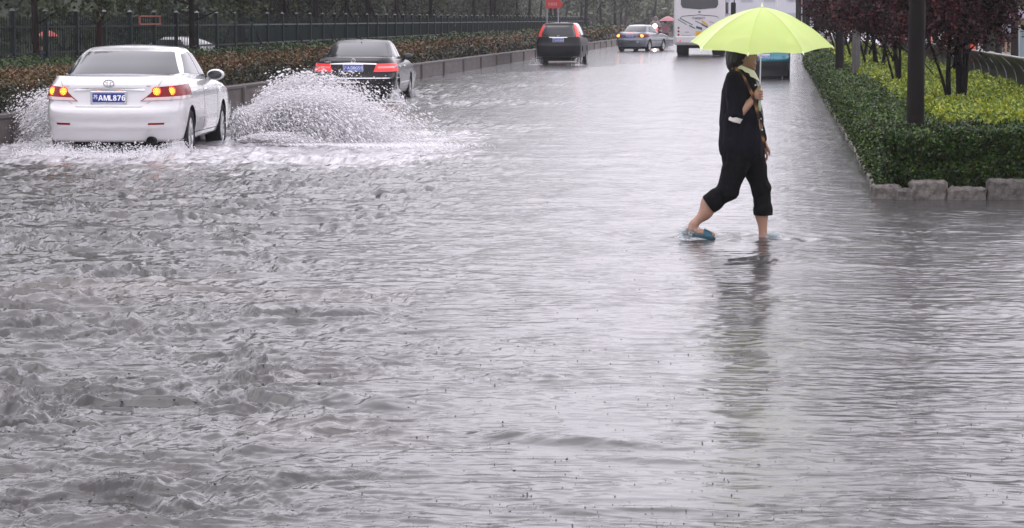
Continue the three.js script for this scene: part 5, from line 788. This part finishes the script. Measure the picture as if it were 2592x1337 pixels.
  const plumTree = (label, x, d, stems, seed, sc = 1, n = 2600) => {
    const t = thing('plum_tree', label, 'tree', [x, 0.1, -d], 0, 'purple-leaved plum trees in the right hedge'), r = rng(seed), gs = [], tips = [];
    for (const [bx, lx, lz, h, rad] of stems) {
      const top = [bx + lx, h, lz]; gs.push(tube([[bx * 0.6, -0.1, 0], [bx + lx * 0.2 + 0.06 * (r() - 0.5), h * 0.36, lz * 0.3], [bx + lx * 0.55 + 0.08 * (r() - 0.5), h * 0.7, lz * 0.7], top], rad, rad * 0.3, 8, 14));
      for (let k = 0; k < 7; k++) { const f = 0.45 + 0.55 * k / 7, b = [bx + lx * f, h * f, lz * f], a = r() * 6.28, L = 0.45 + 0.55 * r(), e = [b[0] + Math.cos(a) * L * 0.8, b[1] + L * 0.75, b[2] + Math.sin(a) * L * 0.8]; gs.push(tube([b, [mix(b[0], e[0], 0.5), mix(b[1], e[1], 0.4), mix(b[2], e[2], 0.5)], e], rad * 0.3, rad * 0.07, 5, 6)); tips.push(e, [mix(b[0], e[0], 0.6), mix(b[1], e[1], 0.6), mix(b[2], e[2], 0.6)]); }
    }
    part('trunk', flat(gs), plumBark, t);
    const hi = tips.filter(q => q[1] > 1.55), L = []; for (let i = 0; i < n; i++) { const c = pick(hi, r), u = V(r() - 0.5, r() - 0.5, r() - 0.5).normalize().multiplyScalar(0.42 * Math.sqrt(r())); L.push({ p: [c[0] + u.x, Math.max(1.35, c[1] + u.y * 0.8), c[2] + u.z], r: [r() * 6.28, r() * 6.28, r() * 6.28], s: (0.7 + 0.6 * r()) * sc }); }
    instances('crown', lfPl, darkLeafMat, L, t, () => { const c = pick(plum, r), k = 0.6 + 0.7 * r(); return c.map(v => v * k); });
    t.userData.group = undefined; delete t.userData.group; return t;
  };
  plumTree('purple-leaved plum tree with thick stems beside the thick straight trunk', 2.45, 38.5, [[0.06, -0.28, 0.1, 2.4, 0.075], [-0.1, -0.12, -0.2, 2.3, 0.05], [0.05, 0.15, 0.1, 2.5, 0.04], [-0.05, -0.65, -0.1, 2.2, 0.03], [0.08, 0.02, 0.3, 2.4, 0.035]], 801);
  plumTree('purple-leaved plum tree leaning left behind the thick straight trunk', 2.12, 49, [[0.02, -0.35, 0.1, 2.3, 0.06], [0.12, 0.25, -0.2, 2.4, 0.05], [-0.05, 0.0, 0.2, 2.3, 0.035], [0.0, -0.7, 0.0, 2.1, 0.028], [0.1, 0.55, 0.2, 2.3, 0.028]], 802);
  plumTree('third purple-leaved plum tree, right of the grey concrete pole', 2.3, 66, [[0.0, -0.3, 0.1, 2.3, 0.08], [0.12, 0.3, -0.2, 2.4, 0.06], [-0.15, -0.7, 0.2, 2.2, 0.04], [0.2, 0.7, 0, 2.3, 0.04]], 803, 1.3, 2200);
  [[2.2, 78], [2.6, 89], [2.2, 101], [2.5, 114]].forEach(([x, d], i) => plumTree(['plum tree in the row just past the grey concrete pole', 'farther plum tree seen left of the grey pole', 'hazy plum tree behind the right tip of the lime umbrella', 'farthest plum tree of the right hedge'][i], x, d, [[0, -0.35, 0.1, 2.4, 0.07], [0.1, 0.3, -0.2, 2.5, 0.06], [-0.1, -0.8, 0.1, 2.3, 0.045], [0.15, 0.8, 0.2, 2.3, 0.04]], 810 + i, 1.6, 1500));
  // grey concrete pole and white-framed sign
  top1('concrete_pole', new THREE.CylinderGeometry(0.075, 0.09, 6, 24).translate(1.62, 2.9, -59.6), mat(0.33, 0.32, 0.34, 0.6, { map: stoneT }), 'pale grey concrete pole standing in the right hedge', 'pole');
  { const s = thing('sign_board', 'white-framed sign hanging among the plum leaves by the grey pole', 'sign', [1.46, 2.3, -58.8]); part('frame', flat([rbox(0.5, 0.03, 0.03, 0, 0, 0), rbox(0.5, 0.03, 0.03, 0, 0.6, 0), rbox(0.03, 0.6, 0.03, -0.25, 0.3, 0), rbox(0.03, 0.6, 0.03, 0.25, 0.3, 0)]), mat(0.7, 0.7, 0.7, 0.4), s); part('panel', rbox(0.47, 0.57, 0.02, 0, 0.3, -0.004, 0.003), mat(0.06, 0.08, 0.1, 0.4), s); part('print', new THREE.PlaneGeometry(0.4, 0.3).translate(0, 0.22, 0.008), mat(1, 1, 1, 0.4, { map: canvasTex(128, 96, c => { c.fillStyle = '#a9c6cc'; c.fillRect(0, 0, 128, 96); c.fillStyle = '#7c4a80'; c.fillRect(64, 0, 20, 96); c.fillRect(94, 0, 10, 96); c.fillStyle = '#e6c8e8'; c.fillRect(84, 0, 10, 96); }) }), s); part('bracket', tube([[0.0, 0.3, -0.02], [0.12, 0.3, -0.68]], 0.02, 0.02), mat(0.3, 0.3, 0.3), s); }
  // curved panel fence leaning over the planting
  const pan = mat(0.035, 0.042, 0.045, 0.35, { map: noiseTex(256, (u, v) => { const a = 0.75 + 0.2 * pfbm(u, v * 0.4, 8, 4, 12); return [a, a, a]; }) }), ribM = mat(0.22, 0.24, 0.23, 0.35), moss = mat(0.09, 0.11, 0.03, 0.9, { map: stoneT });
  const cf = thing('panel_fence', 'dark fence of curved panels between the right hedge and the pavement', 'fence', [4.3, 0, 0]);
  const prof = t => { const y = mix(0.56, 1.19, t), k = Math.max(0, (y - 0.74) / 0.45); return [-0.3 * k * k, y]; };
  for (let k = 0; k < 42; k++) {
    const d = 27 + k * 2.2;
    part('panel', gridGeo(1, 12, (u, v) => { const q = prof(v); return [q[0], q[1], -d - 0.02 - u * 2.16]; }), pan, cf);
    part('rib', flat([gridGeo(2, 12, (u, v) => { const q = prof(v); return [q[0] - 0.014, q[1], -d - (u - 0.5) * 0.035]; }), ...(k % 2 ? [gridGeo(2, 12, (u, v) => { const q = prof(v); return [q[0] - 0.01, q[1], -d - 0.8 - (u - 0.5) * 0.02]; })] : [])]), ribM, cf);
    part('top_rail', tube([[-0.3, 1.2, -d], [-0.3, 1.2, -d - 2.19]], 0.022, 0.022, 8), mat(0.25, 0.24, 0.24, 0.45), cf);
    part('ledge', rbox(0.16, 0.06, 2.19, -0.02, 0.53, -d - 1.1, 0.015), moss, cf);
    part('base_panel', rbox(0.1, 0.66, 2.18, 0.03, 0.17, -d - 1.1, 0.01), mat(0.06, 0.063, 0.068, 0.55, { map: stoneT }), cf);
  }
  // trees and things on the pavement behind
  [[84, 2], [90.5, 1], [96, 2], [101, 0], [107, 0]].forEach(([d, c], i) => tree('pavement_tree', ['trunk right in front of the purple umbrella', 'slightly bent trunk left of the purple umbrella', 'dark straight trunk on the wet pavement left of the bent one', 'reddish trunk on the pavement nearest the plum tree', 'reddish trunk half hidden by the plum stems'][i], null, [7.0, 0.35, -d], { h: 7, r0: 0.11, limbs: 8, lean: i === 1 ? 0.02 : 0, crown: { y0: 3.6, r: 2 }, colors: [[0.035, 0.055, 0.02], [0.05, 0.07, 0.025]], leaf: lfP, n: 1100, seed: 850 + i, clump: 1.3, m: c ? darkBark : mat(0.14, 0.06, 0.045, 0.7, { map: barkTex, bumpMap: barkTex, bumpScale: 0.012, specularIntensity: 0.35 }) }));
  const lfH = leafGeo(8, 0.2, 0.5, 91), gg = [[0.03, 0.05, 0.02], [0.045, 0.065, 0.025], [0.06, 0.075, 0.02], [0.02, 0.035, 0.016]];
  const r = rng(31); for (let i = 0; i < 16; i++) { const d = 150 + i * 9, x = 11 + 9 * r() + i * 0.3; tree('background_tree', 'hazy green tree far behind the right-hand pavement', 'trees far behind the pavement', [x, 0.3, -d], { h: 5.5 + 4 * r(), r0: 0.16, limbs: 9, crown: { y0: 1.0, r: 2.4 }, colors: gg, leaf: lfH, n: 800, seed: 880 + i, clump: 1.5, lm: darkLeafMat }); }
  hedge('hedge', 'yellowish clipped hedge on the far right pavement', null, { x0: 11.2, x1: 14, d0: 128, d1: 136, y0: 0.3, top: 1.5, lumps: 0.15, dens: 60, size: 0.14, leaf: lfH, seed: 23, faces: ['top', 'left', 'front'], colors: (x, d, q) => pick([[0.1, 0.12, 0.03], [0.06, 0.08, 0.03]], q) });
  { const s = thing('notice_board', 'grey and blue notice board at the right edge beyond the curved fence', 'board', [9.05, 0.35, -100]); part('panel', rbox(1.3, 1.0, 0.05, 0.1, 0.65, 0, 0.01), mat(0.2, 0.27, 0.3, 0.4), s); part('blue_field', rbox(0.9, 0.5, 0.02, 0.4, 0.42, 0.03, 0.005), mat(0.02, 0.16, 0.34, 0.4), s); for (const x of [-0.58, 0.78]) part('post', rbox(0.06, 1.35, 0.08, x, 0.6, 0), mat(0.35, 0.36, 0.36, 0.4), s); }
  // van and traffic cone glimpsed through the stems
  { const v = thing('van', 'pale van glimpsed between the plum stems on the pavement', 'van', [5.9, 0.32, -122], 0.2); part('body', rbox(1.9, 1.3, 4.2, 0, 1.1, 0, 0.25, 4), mat(0.6, 0.58, 0.58, 0.35, { clearcoat: 0.6 }), v); part('rear_window', rbox(1.4, 0.42, 0.03, 0, 1.35, 2.1, 0.02), carGlass, v); part('bumper', rbox(1.8, 0.22, 0.2, 0, 0.5, 2.05, 0.05), black, v); for (const s of [1, -1]) { for (const z of [1.3, -1.3]) part('wheel', new THREE.CylinderGeometry(0.32, 0.32, 0.22, 24).rotateZ(PI / 2).translate(s * 0.82, 0.32, z), rubber, v); part('tail_lamp', rbox(0.12, 0.4, 0.03, s * 0.84, 1.0, 2.1, 0.01), redLens, v); } }
  const orange = mat(0.75, 0.07, 0.02, 0.5);
  [[6.55, 96, 'orange traffic cone behind the curved fence, between plum stems'], [4.9, 92, 'orange traffic cone nearest the grey concrete pole']].forEach(([x, d, l]) => { const c = thing('traffic_cone', l, 'cone', [x, 0.35, -d]); part('body', new THREE.LatheGeometry([[0.001, 1.0], [0.035, 1.0], [0.2, 0.06], [0.001, 0.06]].map(q => new THREE.Vector2(...q)), 24), orange, c); part('base', rbox(0.5, 0.06, 0.5, 0, 0.03, 0, 0.02), orange, c); });
  // far end of the road: pale lamp posts, banner, hazy blocks
  for (const [x, d, l] of [[-0.3, 230, 'thin pale lamp post straight above the lime umbrella'], [3.2, 260, 'thin far lamp post right of the lime umbrella top']]) { const p = thing('lamp_post', l, 'lamp post', [x, 0, -d]); part('pole', new THREE.CylinderGeometry(0.07, 0.11, 8, 12).translate(0, 4, 0), mat(0.6, 0.6, 0.62, 0.5), p); part('arm', tube([[0, 7.8, 0], [-0.8, 8.2, 0], [-1.6, 8.2, 0]], 0.05, 0.04), mat(0.6, 0.6, 0.62, 0.5), p); part('lamp_head', rbox(0.7, 0.12, 0.25, -1.8, 8.18, 0, 0.05), mat(0.5, 0.5, 0.5, 0.5), p); }
  { const b = thing('banner', 'small red banner board in the haze above the lime umbrella', 'banner', [1.75, 0, -225]); part('board', rbox(0.85, 0.28, 0.05, 0, 3.05, 0, 0.01), mat(0.65, 0.03, 0.05, 0.5), b); for (const x of [-0.36, 0.36]) part('post', new THREE.CylinderGeometry(0.05, 0.05, 3.4, 10).translate(x, 1.7, -0.06), mat(0.35, 0.35, 0.38), b); }
  const bm = mat(0.5, 0.5, 0.54, 0.8), bw = mat(0.32, 0.33, 0.37, 0.4);
  [[-46, 420, 30, 22, 'wide pale block of flats in the haze behind the left trees'], [48, 430, 34, 20, 'wide pale block in the haze at the far right'], [3, 425, 34, 9, 'long pale low block added to cover the white sky at the road end']].forEach(([x, d, w, h, l]) => { const b = thing('apartment_block', l, 'building', [x, 0, -d]); part('wall', box(w, h, 14, 0, h / 2, 0), bm, b); part('roof', box(w + 0.8, 0.6, 14.8, 0, h + 0.3, 0), bm, b); for (let fl = 0; fl < Math.floor(h / 3.2); fl++) for (let k = 0; k < Math.floor(w / 3.4); k++) part('window', box(1.7, 1.5, 0.2, -w / 2 + 2.2 + k * 3.4, 2 + fl * 3.2, 7), bw, b); });  // low block at the road end added to cover overbright sky
}
// ---------------------------------------------------------------- spray, splashes and rain
{
  const drop = new THREE.IcosahedronGeometry(1, 0), dropMat = mat(0.68, 0.67, 0.69, 0.25);
  const r = rng(2024), gauss = () => (r() + r() + r() + r() - 2) * 1.0;
  // water thrown up by a wheel: each drop left the tyre t seconds ago, the car has moved on since
  function jet(L, n, x, d, side, o) {
    for (let i = 0; i < n; i++) {
      const t = o.t0 + (o.t1 - o.t0) * Math.pow(r(), o.tp || 0.8), vx = side * (o.vx + o.sx * gauss() * 0.6), vy = o.vy * Math.pow(r(), o.yp || 0.6) + 0.3 * gauss(), vz = o.vz + o.sz * gauss();
      const y = 0.05 + vy * t - 4.9 * t * t; if (y < -0.01) { if (r() < 0.75) continue; }
      const s = o.size * (0.25 + 1.3 * Math.pow(r(), 4)), lig = 1 + 3.2 * Math.pow(r(), 3); // some drops are still drawn out into ligaments
      L.push({ p: [x + vx * t + 0.04 * gauss(), Math.max(y, 0.03 * r()), -(d - o.speed * t - vz * t) + 0.1 * gauss()], v: [vx, vy - 9.8 * t + 0.01, o.speed * 0.4 + vz], s: [s, s * lig, s] });
    }
  }
  const A = [];
  jet(A, 120000, -8.15, 41.0, 1, { t0: 0.02, t1: 0.72, vx: 3.3, sx: 1.9, vy: 3.75, vz: -0.2, sz: 0.9, speed: 1.1, size: 0.0085 });
  jet(A, 45000, -8.2, 41.4, 1, { t0: 0.02, t1: 0.8, vx: 2.5, sx: 1.4, vy: 4.3, vz: -1.5, sz: 0.6, speed: 1.2, size: 0.008, yp: 0.3 });
  jet(A, 70000, -8.0, 40.3, 1, { t0: 0.02, t1: 0.75, vx: 3.9, sx: 1.6, vy: 1.4, vz: 0, sz: 0.8, speed: 0.8, size: 0.0085 });
  jet(A, 28000, -8.2, 41.1, 1, { t0: 0.02, t1: 0.5, vx: 1.1, sx: 1.0, vy: 3.0, vz: 0, sz: 0.6, speed: 1.2, size: 0.008 });
  tag(instances('wheel_spray', drop, dropMat, A, scene), 'fan of white spray thrown out right of the white sedan', 'spray');
  const Bq = [];
  jet(Bq, 80000, -10.05, 40.4, -1, { t0: 0.02, t1: 0.62, vx: 1.2, sx: 1.6, vy: 3.7, vz: -0.1, sz: 0.9, speed: 0.9, size: 0.0085 });
  jet(Bq, 24000, -10.0, 39.6, -1, { t0: 0.02, t1: 0.6, vx: 2.6, sx: 1.5, vy: 1.3, vz: 0, sz: 0.7, speed: 0.8, size: 0.0085 });
  tag(instances('wheel_spray', drop, dropMat, Bq, scene), 'white spray boiling up left of the white sedan', 'spray');
  const Cq = [];
  for (const x of [-9.85, -8.3]) jet(Cq, 9000, x, 38.0, r() < 0.5 ? 1 : -1, { t0: 0.02, t1: 0.5, vx: 0, sx: 0.9, vy: 1.5, vz: 0, sz: 0.6, speed: 2.6, size: 0.006 });
  for (let i = 0; i < 9000; i++) { const x = -10.1 + 2.1 * r(), d = 35.6 + 2.4 * r(); Cq.push({ p: [x, 0.16 * Math.pow(r(), 2.2) * (0.6 + 0.8 * n2(x * 2, d * 2)) + 0.005, -d], r: [r(), r(), r()], s: 0.005 + 0.005 * r() }); }
  tag(instances('wheel_spray', drop, dropMat, Cq, scene), 'fine spray under the rear bumper of the white sedan', 'spray');
  const Eq = [];
  jet(Eq, 5000, -8.75, 62.4, 1, { t0: 0.02, t1: 0.45, vx: 0.5, sx: 0.8, vy: 2.0, vz: 0, sz: 0.6, speed: 2.2, size: 0.009 }); jet(Eq, 5000, -10.4, 62.4, -1, { t0: 0.02, t1: 0.45, vx: 0.5, sx: 0.8, vy: 2.0, vz: 0, sz: 0.6, speed: 2.2, size: 0.009 });
  jet(Eq, 3000, -8.9, 65.8, 1, { t0: 0.02, t1: 0.4, vx: 1.2, sx: 0.7, vy: 1.3, vz: 0, sz: 0.6, speed: 1, size: 0.008 });
  tag(instances('wheel_spray', drop, dropMat, Eq, scene), 'light spray at the wheels of the black saloon', 'spray');
  const Fq = []; for (const s of [1, -1]) jet(Fq, 2600, -8.87 + s * 0.75, 112.2, s, { t0: 0.02, t1: 0.62, vx: 0.25, sx: 0.9, vy: 2.4, vz: 0, sz: 1.0, speed: 4.0, size: 0.007 });
  tag(instances('wheel_spray', drop, dropMat, Fq, scene), 'mist of spray behind the wheels of the black off-road car', 'spray');
  // clear water lifted by the slippers
  const clear = mat(0.9, 0.95, 0.97, 0.02, { transmission: 0.9, ior: 1.33, thickness: 0.01 });
  const Gq = []; for (let i = 0; i < 600; i++) { const a = r() * 6.28; Gq.push({ p: [-0.76 + 0.06 * gauss(), 0.06 + 0.07 * gauss() * r(), -23.2 + 0.05 * gauss()], r: [a, a, a], s: 0.003 + 0.006 * r() }); } for (let i = 0; i < 400; i++) Gq.push({ p: [-0.04 + 0.05 * gauss(), 0.015 + 0.05 * r() * r(), -23.35 + 0.06 * gauss()], r: [r(), r(), r()], s: 0.003 + 0.005 * r() });
  tag(instances('foot_splash', new THREE.IcosahedronGeometry(1, 1), clear, Gq, scene), 'small splashes of clear water at the wading feet', 'splash');
  // rain hitting the water: little crowns and rebound columns
  const crown = flat([new THREE.LatheGeometry([[0.001, 1], [0.22, 0.85], [0.34, 0.5], [0.42, 0.3], [0.6, 0.12], [0.95, 0]].map(q => new THREE.Vector2(...q)), 6)]);
  const Hq = []; for (let i = 0; i < 20000; i++) { const d = 1 / mix(1 / 9, 1 / 95, Math.pow(r(), 0.85)), x = mix(Math.max(-0.33 * d - 0.5, -11), Math.min(0.14 * d + 0.5, d > 28 ? 1.0 : 4), r()); const s = 0.0035 + 0.0075 * Math.pow(r(), 3); Hq.push({ p: [x, waterH(x, d) - 0.001, -d], r: [0.2 * gauss(), r() * 6, 0.2 * gauss()], s: [s * 0.85, s * (0.25 + 0.5 * r() * r() + 0.6 * r() ** 8), s * 0.85] }); }
  tag(instances('rain_splash', crown, mat(0.08, 0.077, 0.08, 0.1, { ior: 1.33 }), Hq, scene), 'countless little splashes where raindrops hit the flood water', 'rain splashes');
}
renderer.render(scene, camera);
